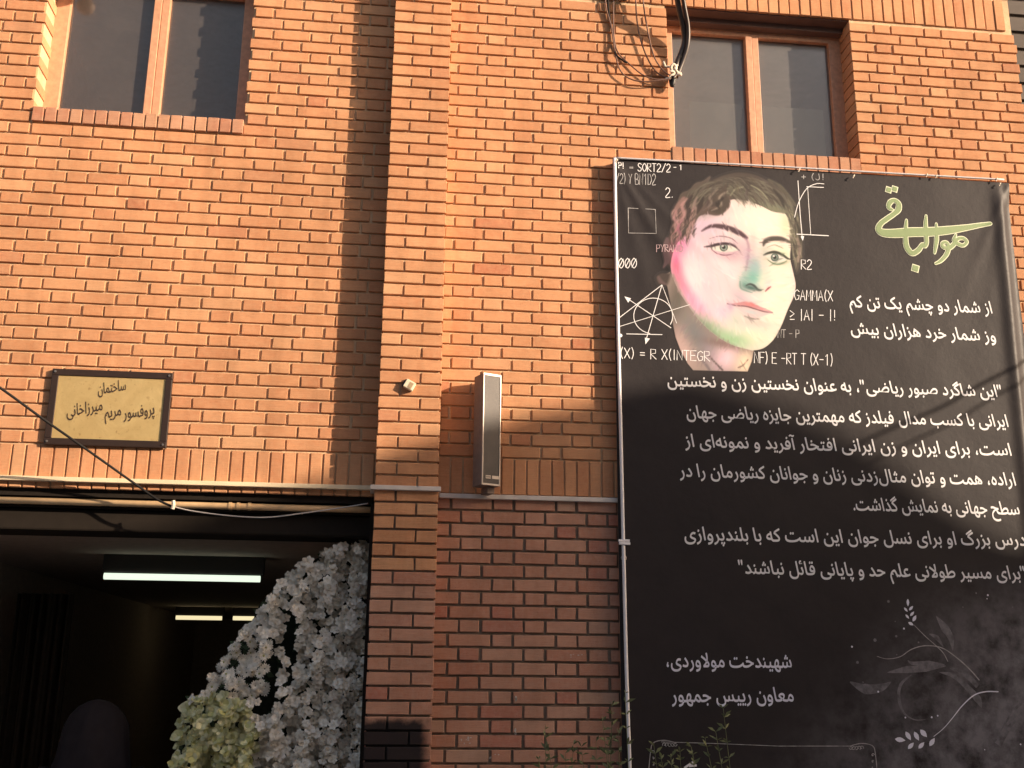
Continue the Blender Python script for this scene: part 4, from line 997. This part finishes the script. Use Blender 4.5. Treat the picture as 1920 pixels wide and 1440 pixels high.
# long black cable at the left with its pale tail
curve_thing('cable', dp([(-60, 690, -.60), (0, 727, -.50), (80, 785, -.38), (160, 841, -.22), (250, 905, -.075), (296, 937, -.055), (324, 950, -.05)]), .0062, MAT['cable'], 'straight black cable slanting down in front of the brass plaque', 'cable')
curve_thing('cable', dp([(322, 949, -.055), (360, 958, -.05), (430, 967, -.05), (500, 970, -.05), (570, 962, -.05), (640, 952, -.02), (690, 944, .0)]), .0032, MAT['cable_w'], 'thin pale wire sagging under the pipe over the hall opening', 'cable')
p = at(324, 947, -.06); o = MB(); o.tube([(0, 0, -.02), (.004, 0, .0), (0, 0, .022)], .009, 8); o = o.build('cable_tie', MAT['rag']); o.location = p; tag(o, 'pale tape knot where the black cable meets the pipe', 'tape')

# cards standing inside the right window
for u0, v0, u1, v1, lab, sk in ((1294, 182, 1390, 274, 'grey white card propped behind the left pane of the right window', .05), (1434, 192, 1540, 286, 'cream card propped behind the right pane of the right window', .0)):
    a = at(u0, v1+8, .215); b = at(u1, v0, .215)
    mm = MB(); mm.add([(0, 0, 0), (b.x-a.x-sk, 0, 0), (b.x-a.x, 0, b.z-a.z), (0, 0, b.z-a.z), (0, .004, 0), (b.x-a.x-sk, .004, 0), (b.x-a.x, .004, b.z-a.z), (0, .004, b.z-a.z)], [(0, 1, 2, 3), (7, 6, 5, 4), (0, 4, 5, 1), (1, 5, 6, 2), (2, 6, 7, 3), (3, 7, 4, 0)])
    o = mm.build('card', MAT['card']); o.location = (a.x, .200, a.z-.06); tag(o, lab, 'card')
# dark window blind / clutter line behind the left window
a = at(390, 208, .3); mm = MB(); mm.box((0, 0, 0), (.20, .04, .035)); mm.box((0, 0, .035), (.03, .04, .10)); o = mm.build('desk_organiser', MAT['card'], bevel=.004); o.location = (a.x-.12, .30, 4.66); tag(o, 'low pale box lying inside the left window', 'box')

# ------------------------------------------------------------------ hall: tube lamps, curtain, woman
def tube_lamp(name, u0, u1, v, y, mat, label, L=None):
    a = at(u0, v, y); b = at(u1, v, y); zz = (a.z+b.z)/2; x0, x1 = a.x, (b.x if L is None else a.x+L)
    E = empty(name, (x0, y, zz)); tag(E, label, 'lamp', 'tube lamps on the hall ceiling')
    mm = MB(); mm.tube([(0, 0, 0), (x1-x0, 0, 0)], .0225 if v < 1100 else .026, 12); mm.build('glowing_tube', mat, E, smooth=True)
    mm = MB(); mm.box((-.02, .01, .03), (x1-x0+.02, .07, 2.468-zz)); mm.build('lamp_housing', MAT['black'], E, bevel=.004)
tube_lamp('tube_lamp', 195, 488, 1083, 2.3, MAT['tube_c'], 'long greenish white tube lamp nearest the opening, on the hall ceiling')
tube_lamp('tube_lamp', 330, 416, 1158.5, 8.7, MAT['tube_w'], 'warm white tube lamp further back, left of a dark gap')
tube_lamp('tube_lamp', 437, 500, 1159.5, 8.7, MAT['tube_w'], 'warm white tube lamp further back, half hidden by the white flowers', .9)
CT = MB(); a = at(30, 1150, 3.2); b = at(135, 1150, 3.2); nx = 60
for j in (0, 1):
    for i in range(nx+1):
        t = i/nx; CT.v.append((a.x+(b.x-a.x)*t, 3.2+.05*math.sin(t*38)+.02*math.sin(t*91), .05 if j == 0 else a.z+.15))
CT.f = [(i, i+1, nx+2+i, nx+1+i) for i in range(nx)]
o = CT.build('curtain', MAT['curtain'], smooth=True); sld = o.modifiers.new('s', 'SOLIDIFY'); sld.thickness = .004; tag(o, 'dim brown curtain hanging at the left inside the dark hall', 'curtain')
# woman in a dark headscarf just inside the hall, seen from behind
c0 = at(185, 1311, .55); PE = empty('person', (c0.x, .55, 0)); tag(PE, 'person in a dark headscarf and long coat standing in the dark hall, seen from behind', 'person')
Ht = c0.z
def loft(rings, n=20):
    mm = MB(); b0 = 0
    for (z, rx, ry, ox, oy) in rings:
        for k in range(n):
            a_ = 2*math.pi*k/n; mm.v.append((ox+rx*math.cos(a_), oy+ry*math.sin(a_), z))
    for i in range(len(rings)-1):
        for k in range(n): mm.f.append((i*n+k, i*n+(k+1) % n, (i+1)*n+(k+1) % n, (i+1)*n+k))
    mm.f.append(tuple(range(n))[::-1]); mm.f.append(tuple((len(rings)-1)*n+k for k in range(n))); return mm
bm_ = loft([(.03, .10, .12, 0, 0), (.10, .09, .07, 0, 0), (.45, .13, .10, 0, 0), (.80, .17, .13, 0, 0), (1.0, .15, .11, 0, 0), (Ht-.32, .19, .11, 0, 0), (Ht-.27, .13, .09, 0, 0), (Ht-.24, .055, .055, 0, 0), (Ht-.20, .055, .06, 0, .005), (Ht-.17, .07, .085, 0, .01), (Ht-.10, .078, .10, 0, .01), (Ht-.04, .065, .085, 0, .01), (Ht-.015, .03, .04, 0, .01)])
bd = bm_.build('body', MAT['skin'], PE, smooth=True)
ck = loft([(.05, .27, .22, 0, 0), (.4, .24, .19, 0, 0), (.85, .215, .165, 0, 0), (1.05, .22, .15, 0, 0), (Ht-.40, .235, .145, 0, 0), (Ht-.33, .17, .12, 0, 0), (Ht-.30, .10, .09, 0, 0)]); ck.build('coat', MAT['scarf'], PE, smooth=True)
hs = loft([(Ht-.48, .235, .17, 0, -.01), (Ht-.38, .205, .155, .004, -.01), (Ht-.28, .182, .145, .004, -.01), (Ht-.20, .170, .14, 0, -.01), (Ht-.13, .158, .14, 0, 0), (Ht-.075, .132, .125, 0, 0), (Ht-.035, .095, .095, 0, 0), (Ht-.01, .05, .055, 0, 0), (Ht, .012, .012, 0, 0)], 48)
for i_ in range(len(hs.v)):
    x_, y_, z_ = hs.v[i_]; a_ = math.atan2(y_, x_); f_ = 1+.035*math.sin(a_*7+z_*9)*min(1, (Ht-z_)/.2)+.02*math.sin(a_*13-z_*14); hs.v[i_] = (x_*f_, y_*f_, z_)
hs.build('headscarf', MAT['scarf'], PE, smooth=True)
for s_ in (-1, 1):
    mm = MB(); mm.tube(spl([(s_*.20, 0, Ht-.34), (s_*.25, .02, Ht-.60), (s_*.20, .14, Ht-.78)], 5), [.058, .056, .054, .052, .05, .048, .046, .045, .044, .042, .040], 10); mm.build('sleeve', MAT['scarf'], PE, smooth=True)
    mm = loft([(.0, .045, .12, s_*.09, .04), (.04, .045, .115, s_*.09, .04), (.085, .035, .06, s_*.09, -.01)], 12); mm.build('shoe', MAT['black'], PE, smooth=True)

# ------------------------------------------------------------------ the standing flower piece
WR = empty('flower_arrangement', (at(600, 1200, .3).x, .34, 0)); tag(WR, 'tall standing funeral flower piece of white blooms with green yellow ones at its lower left', 'flowers')
IW = Vector(WR.location)
def flower_mesh(name, kind, seed):
    r = random.Random(seed); mm = MB()
    def petal_(ang, L, W_, lift, curl, base=.006):
        c_, s_ = math.cos(ang), math.sin(ang); prev = None
        for i in range(4):
            t = i/3; rr = base+L*t; hgt = lift*t+curl*t*t; hw = W_*(.35, .95, 1., .25)[i]/2
            pts_ = [(rr*c_-hw*s_, -hgt-.1*hw, rr*s_+hw*c_), (rr*c_+hw*s_, -hgt-.1*hw, rr*s_-hw*c_)]
            n0 = len(mm.v); mm.v += pts_
            if prev is not None: mm.f.append((prev, prev+1, n0+1, n0))
            prev = n0
    if kind == 'daisy':
        for k in range(14): petal_(2*math.pi*k/14+r.uniform(-.08, .08), .026+r.uniform(-.003, .003), .0105, .002, r.uniform(-.006, .006), .006)
        for k in range(12): petal_(2*math.pi*(k+.5)/12, .018, .008, .006, .004, .004)
    elif kind == 'lily':
        for k in range(6): petal_(2*math.pi*k/6+r.uniform(-.15, .15), .030+r.uniform(-.004, .005), .024, .014+r.uniform(-.003, .006), -.012+r.uniform(-.008, .008), .003)
        for k in range(3): petal_(2*math.pi*k/3+.4, .014, .010, .018, .002, .001)
    elif kind == 'ruffle':
        for ly in range(3):
            for k in range(6): petal_(2*math.pi*(k+.33*ly)/6+r.uniform(-.2, .2), .026-.006*ly, .022, .008+.008*ly, r.uniform(-.012, .004), .002)
    else:
        for k in range(4): petal_(2*math.pi*k/4+r.uniform(-.25, .25), .030+r.uniform(-.006, .005), .034, .004+r.uniform(-.004, .012), r.uniform(-.014, .008), .001)
        for k in range(3): petal_(2*math.pi*k/3+r.uniform(-.5, .5), .022, .026, .018, r.uniform(-.01, .01), .001)
    return mm
FM = {}
for kind, nv, mt in (('daisy', 3, 'petal'), ('lily', 4, 'petal'), ('ruffle', 4, 'petal'), ('green', 5, 'petal_g')):
    FM[kind] = []
    for i in range(nv):
        mm = flower_mesh('white_flower', kind, i*7+3); me = bpy.data.meshes.new('flower'); me.from_pydata(mm.v, [], mm.f); me.materials.append(MAT[mt])
        me.polygons.foreach_set('use_smooth', [True]*len(me.polygons)); FM[kind].append((me, mm))
outline = [(322, 1600), (326, 1440), (330, 1370), (345, 1325), (385, 1290), (410, 1250), (450, 1190), (500, 1120), (560, 1060), (610, 1035), (660, 1018), (720, 1020), (760, 1060), (780, 1200), (790, 1400), (790, 1600)]
def inpoly(u, v, p): return inside((u, v), p)
green_zone = [(300, 1600), (326, 1370), (345, 1318), (400, 1300), (470, 1325), (482, 1380), (470, 1440), (450, 1600)]
daisy_zone = [(385, 1300), (430, 1220), (480, 1180), (508, 1195), (512, 1260), (490, 1315), (440, 1315)]
gap1 = [(505, 1190), (522, 1190), (524, 1300), (500, 1345), (470, 1345), (506, 1280)]; gap2 = [(536, 1150), (560, 1150), (555, 1290), (538, 1290)]
fr_ = random.Random(8); pts_f = []
gridu = np.arange(318, 800, 10.6); 
for vi, v_ in enumerate(np.arange(1012, 1640, 10.6)):
    for u_ in gridu:
        uu = u_+fr_.uniform(-6.5, 6.5)+(5 if vi % 2 else 0); vv = v_+fr_.uniform(-6.5, 6.5)
        if not inpoly(uu, vv, outline) or inpoly(uu, vv, gap1) or inpoly(uu, vv, gap2): continue
        pts_f.append((uu, vv))
CB = MB(); nind = 0; cand = []
for (uu, vv) in pts_f:
    kind = 'green' if inpoly(uu, vv, green_zone) else 'daisy' if inpoly(uu, vv, daisy_zone) else ('lily' if fr_.random() < .6 else 'ruffle')
    if kind == 'daisy' and fr_.random() < .35: continue
    bulge = .16*math.sin(min(1, max(0, (uu-320)/330))*math.pi*.6)+.05*math.sin(uu*.06)*math.sin(vv*.045)
    if kind == 'green': bulge += .05
    y_ = .36-bulge+fr_.uniform(-.05, .05)+.045*math.sin(uu*.125+vv*.02)+.02*math.sin(vv*.11+uu*.05); p = at(uu, vv, y_)
    tilt = Vector((((uu-560)/300)*.7+fr_.uniform(-.55, .55), -1, .25+fr_.uniform(-.5, .6))).normalized()
    rot = tilt.to_track_quat('-Y', 'Z').to_euler(); rot.y += 0
    M_ = tilt.to_track_quat('-Y', 'Z').to_matrix().to_4x4() @ Matrix.Rotation(fr_.uniform(0, 6.28), 4, 'Y')
    sc_ = (fr_.uniform(.6, 1.2) if kind == 'green' else fr_.uniform(.62, 1.0)+(.22 if fr_.random() < .12 else 0)) if kind != 'daisy' else fr_.uniform(.75, 1.0)
    cand.append((uu < 700 and vv < 1450, fr_.random(), kind, p, M_, sc_))
vis = [c for c in cand if c[0]]; vis.sort(key=lambda c: c[1]); keepi = {id(c) for c in vis[:300]}
REST = {'petal': MB(), 'petal_g': MB()}
for c in cand:
    _, _, kind, p, M_, sc_ = c; me, mmb = FM[kind][fr_.randrange(len(FM[kind]))]
    if id(c) in keepi:
        o = bpy.data.objects.new({'green': 'green_flower', 'daisy': 'daisy'}.get(kind, 'white_flower'), me); COL.objects.link(o); o.parent = WR
        o.matrix_local = Matrix.Translation(p-IW) @ M_ @ Matrix.Scale(sc_, 4)
        if kind == 'daisy': 
            T = M_.to_3x3()
            vs_ = [tuple((p-IW)+T@Vector((.006*math.cos(a)*sc_, -.009, .006*math.sin(a)*sc_))) for a in [k*math.pi/4 for k in range(8)]]; CB.add(vs_+[tuple((p-IW)+T@Vector((0, -.013, 0)))], [(k, (k+1) % 8, 8) for k in range(8)])
    else:
        T = M_.to_3x3(); REST['petal_g' if kind == 'green' else 'petal'].add([tuple((p-IW)+T@(Vector(v)*sc_)) for v in mmb.v], mmb.f)
tag(REST['petal'].build('filler_blooms', MAT['petal'], WR, smooth=True), kind='stuff')
tag(REST['petal_g'].build('green_filler_blooms', MAT['petal_g'], WR, smooth=True), kind='stuff')
tag(CB.build('daisy_centres', MAT['petal_c'], WR), kind='stuff')
LV = MB()
for (uu, vv) in pts_f:
    for k in range(1):
        y_ = .49-.14*math.sin(min(1, max(0, (uu-320)/330))*math.pi*.6)+fr_.uniform(-.02, .05); p = at(uu+fr_.uniform(-7, 7), vv+fr_.uniform(-7, 7), y_)-IW
        a = fr_.uniform(0, 6.28); L = fr_.uniform(.03, .06); d_ = Vector((math.cos(a), fr_.uniform(-.5, .2), math.sin(a))).normalized(); s2 = d_.cross(Vector((0, 1, 0))).normalized()*L*.28
        LV.add([p-d_*L*.5, p+s2, p+d_*L*.5, p-s2], [(0, 1, 2), (0, 2, 3)])
tag(LV.build('foliage', MAT['leaf'], WR), kind='stuff')
mm = MB(); ol = [at(u_+10*(1 if u_ < 500 else -1), v_+12, .56)-IW for u_, v_ in outline[1:-1]]; b_ = [(ol[0].x, .22, .0), (ol[-1].x, .22, .0)]
ring = [(p.x, .16, p.z) for p in ol]+[(ol[-1].x, .16, .25), (ol[0].x, .16, .25)]; nn_ = len(ring)
mm.add(ring+[(x, .22, z) for x, y, z in ring], [tuple(range(nn_))[::-1], tuple(range(nn_, 2*nn_))]+[(k, (k+1) % nn_, nn_+(k+1) % nn_, nn_+k) for k in range(nn_)])
mm.build('moss_backing', plain('dark_moss', (.02, .026, .012), .9, 0, .4, 30, .6), WR)
mm = MB(); mm.tube([(-.25, .16, 0), (-.12, .26, 1.5)], .018, 8); mm.tube([(.3, .16, 0), (.12, .26, 1.5)], .018, 8); mm.tube([(0, .6, 0), (0, .27, 1.6)], .018, 8); mm.build('easel', MAT['wood'], WR)

# ------------------------------------------------------------------ weeds in front of the wall
def weed(base, tips, seed, label, grass=False):
    E = empty('weed', base); tag(E, label, 'weed', 'weeds growing in front of the wall'); r = random.Random(seed)
    for tp in tips:
        tip = Vector(tp)-Vector(base); mid = tip*.55+Vector((r.uniform(-.05, .05), r.uniform(-.03, .03), 0)); path = spl([(0, 0, 0), tuple(mid), tuple(tip)], 10)
        mm = MB(); mm.tube(path, [.0035*(1-.75*i/len(path)) for i in range(len(path))], 5); mm.build('stem', MAT['weed'], E, smooth=True)
        mm = MB()
        for i in range(6, len(path)):
            for k in range(3):
                p = path[i]; a = r.uniform(0, 6.28); L = r.uniform(.03, .075)*(1.1-.4*i/len(path)); d_ = Vector((math.cos(a), math.sin(a)*.6, r.uniform(.3, 1.1))).normalized(); s2 = d_.cross(Vector((r.uniform(-1, 1), 1, 0))).normalized()*L*.13
                mm.add([p, p+d_*L*.5+s2, p+d_*L+Vector((0, 0, -.006)), p+d_*L*.5-s2], [(0, 1, 2), (0, 2, 3)])
        tag(mm.build('leaves', MAT['weed'], E), kind='stuff')
def tips(lst, y): return [tuple(at(u_, v_, y)) for u_, v_ in lst]
weed((.62, -.22, .0), tips([(1172, 1300), (1148, 1322), (1130, 1352), (1118, 1390), (1090, 1400), (1160, 1375), (1140, 1400)], -.24), 2, 'leafy weed in front of the bricks just left of the banner')
weed((.42, -.20, .0), tips([(1022, 1368), (1030, 1408), (1060, 1412), (1010, 1425), (1075, 1396)], -.22), 4, 'shorter weed standing further left in front of the bricks')
weed((1.20, -.30, .0), tips([(1356, 1328), (1342, 1372), (1322, 1384), (1296, 1400)], -.32), 6, 'thin weed with one tall stem in front of the banner')
weed((.98, -.30, .0), tips([(1226, 1398), (1258, 1420), (1275, 1410), (1240, 1424), (1300, 1415)], -.32), 9, 'low arching weed before the foot of the banner at its left')

# small white paint specks on the lower bricks
mm = MB(); wr = random.Random(9)
for u_, v_, n_, h_ in ((968, 1312, 5, .012), (967, 1372, 4, .014), (1082, 1233, 5, .004), (876, 1388, 9, .005), (930, 1418, 4, .004)):
    for k in range(n_):
        p = at(u_+wr.uniform(-4, 4)*(3 if h_ < .01 else .3), v_+wr.uniform(-6, 6), -.003); hh_ = h_*wr.uniform(.3, 1); ww_ = wr.uniform(.002, .007)
        mm.add([(p.x-ww_, -.0042, p.z), (p.x, -.0042, p.z-hh_), (p.x+ww_, -.0042, p.z), (p.x, -.0042, p.z+hh_)], [(0, 1, 2, 3)])
tag(mm.build('paint_specks', plain('old_white_paint', (.55, .52, .47), .8), lower), kind='stuff')

# ------------------------------------------------------------------ neighbours: next building at the right, houses across the street
NB_ = empty('neighbour_building', (XR+2.5, .6, 0)); tag(NB_, 'dark plastered building set back beyond the right corner of the brick front', 'building')
dkp = plain('dark_render', (.10, .085, .075), .9, 0, .2, 3, .3)
mm = MB(); mm.box((-2.3, .0, 0), (6, 6, 8)); mm.build('wall', dkp, NB_)
mm = MB()
for k in range(60): mm.box((-2.3, -.02, .1+k*.13), (6, -.002, .2+k*.13))
mm.build('cladding', dkp, NB_)
OB = empty('opposite_building', (20, -9, 0)); tag(OB, 'long plain building across the street behind the camera, low gable on its roof', 'building')
obm = plain('ochre_render', (.46, .42, .38), .9, 0, .12, 1.5, .2)
D = 9.0
sil = [(-2.298, 2.30), (-1.31, 2.44), (-.60, 2.60), (-.50, 2.70), (-.325, 2.78), (.10, 2.96), (.274, 3.02), (.72, 3.12), (1.07, 3.19), (1.56, 3.06), (1.99, 2.86), (2.40, 2.56), (2.75, 2.36)]
k1, k3 = SUN.x/-SUN.y, SUN.z/-SUN.y
prof = [(x+D*k1, z+D*k3) for x, z in sil]; zl, zr = prof[0][1]-.12, prof[-1][1]-.15
prof = [(-26, zl-.6), (-4, zl-.4), (10, zl-.15)]+prof+[(prof[-1][0]+1.5, zr), (58, zr-1.0)]
mm = MB(); nP = len(prof); fv = [(x-20, 0, z) for x, z in prof]
mm.add([(x, 0, 0) for x, _, _ in fv]+fv+[(x, -9, 0) for x, _, _ in fv]+[(x, -9, z) for x, _, z in fv],
       [(i, i+1, nP+i+1, nP+i) for i in range(nP-1)]+[(nP+i, nP+i+1, 3*nP+i+1, 3*nP+i) for i in range(nP-1)]+[(2*nP+i+1, 2*nP+i, 3*nP+i, 3*nP+i+1) for i in range(nP-1)]+[(0, nP, 3*nP, 2*nP), (nP-1, 3*nP-1, 4*nP-1, 2*nP-1)])
mm.build('wall', obm, OB)
for fl_ in range(2):
    for i in range(22):
        x = -42+i*3.3; z = 1.4+fl_*3.3
        mm = MB(); mm.box((x, .002, z), (x+1.3, .05, z+1.5)); wdw = mm.build('window', MAT['wood'], OB)
        mm = MB(); mm.box((x+.08, .052, z+.08), (x+1.22, .06, z+1.42)); mm.build('pane', MAT['black'], wdw)
# two cables across the street corner that throw the slanting shadows on the banner
def strung(w0, w1, t0, t1, r, lab):
    a = Vector((w0[0], -.05, w0[1]))+Vector((k1, -1, k3))*t0; b = Vector((w1[0], -.05, w1[1]))+Vector((k1, -1, k3))*t1; d_ = b-a
    curve_thing('overhead_cable', [tuple(a-d_*1.2), tuple(a), tuple(a+d_*.5-Vector((0, 0, .02))), tuple(b), tuple(b+d_*2.5)], r, MAT['cable'], lab, 'cable')
A1 = at(1640, 818, -.05); A2 = at(1900, 690, -.05); A3 = at(1690, 838, -.05); A4 = at(1905, 722, -.05)
strung((A1.x, A1.z), (A2.x, A2.z), 2.6, 2.0, .010, 'overhead cable right of the banner, upper one, out of view')
strung((A3.x, A3.z), (A4.x, A4.z), 2.6, 2.0, .007, 'overhead cable right of the banner, lower one, out of view')
print('tris', sum(len(me.polygons) for me in bpy.data.meshes), 'objects', len(bpy.data.objects))
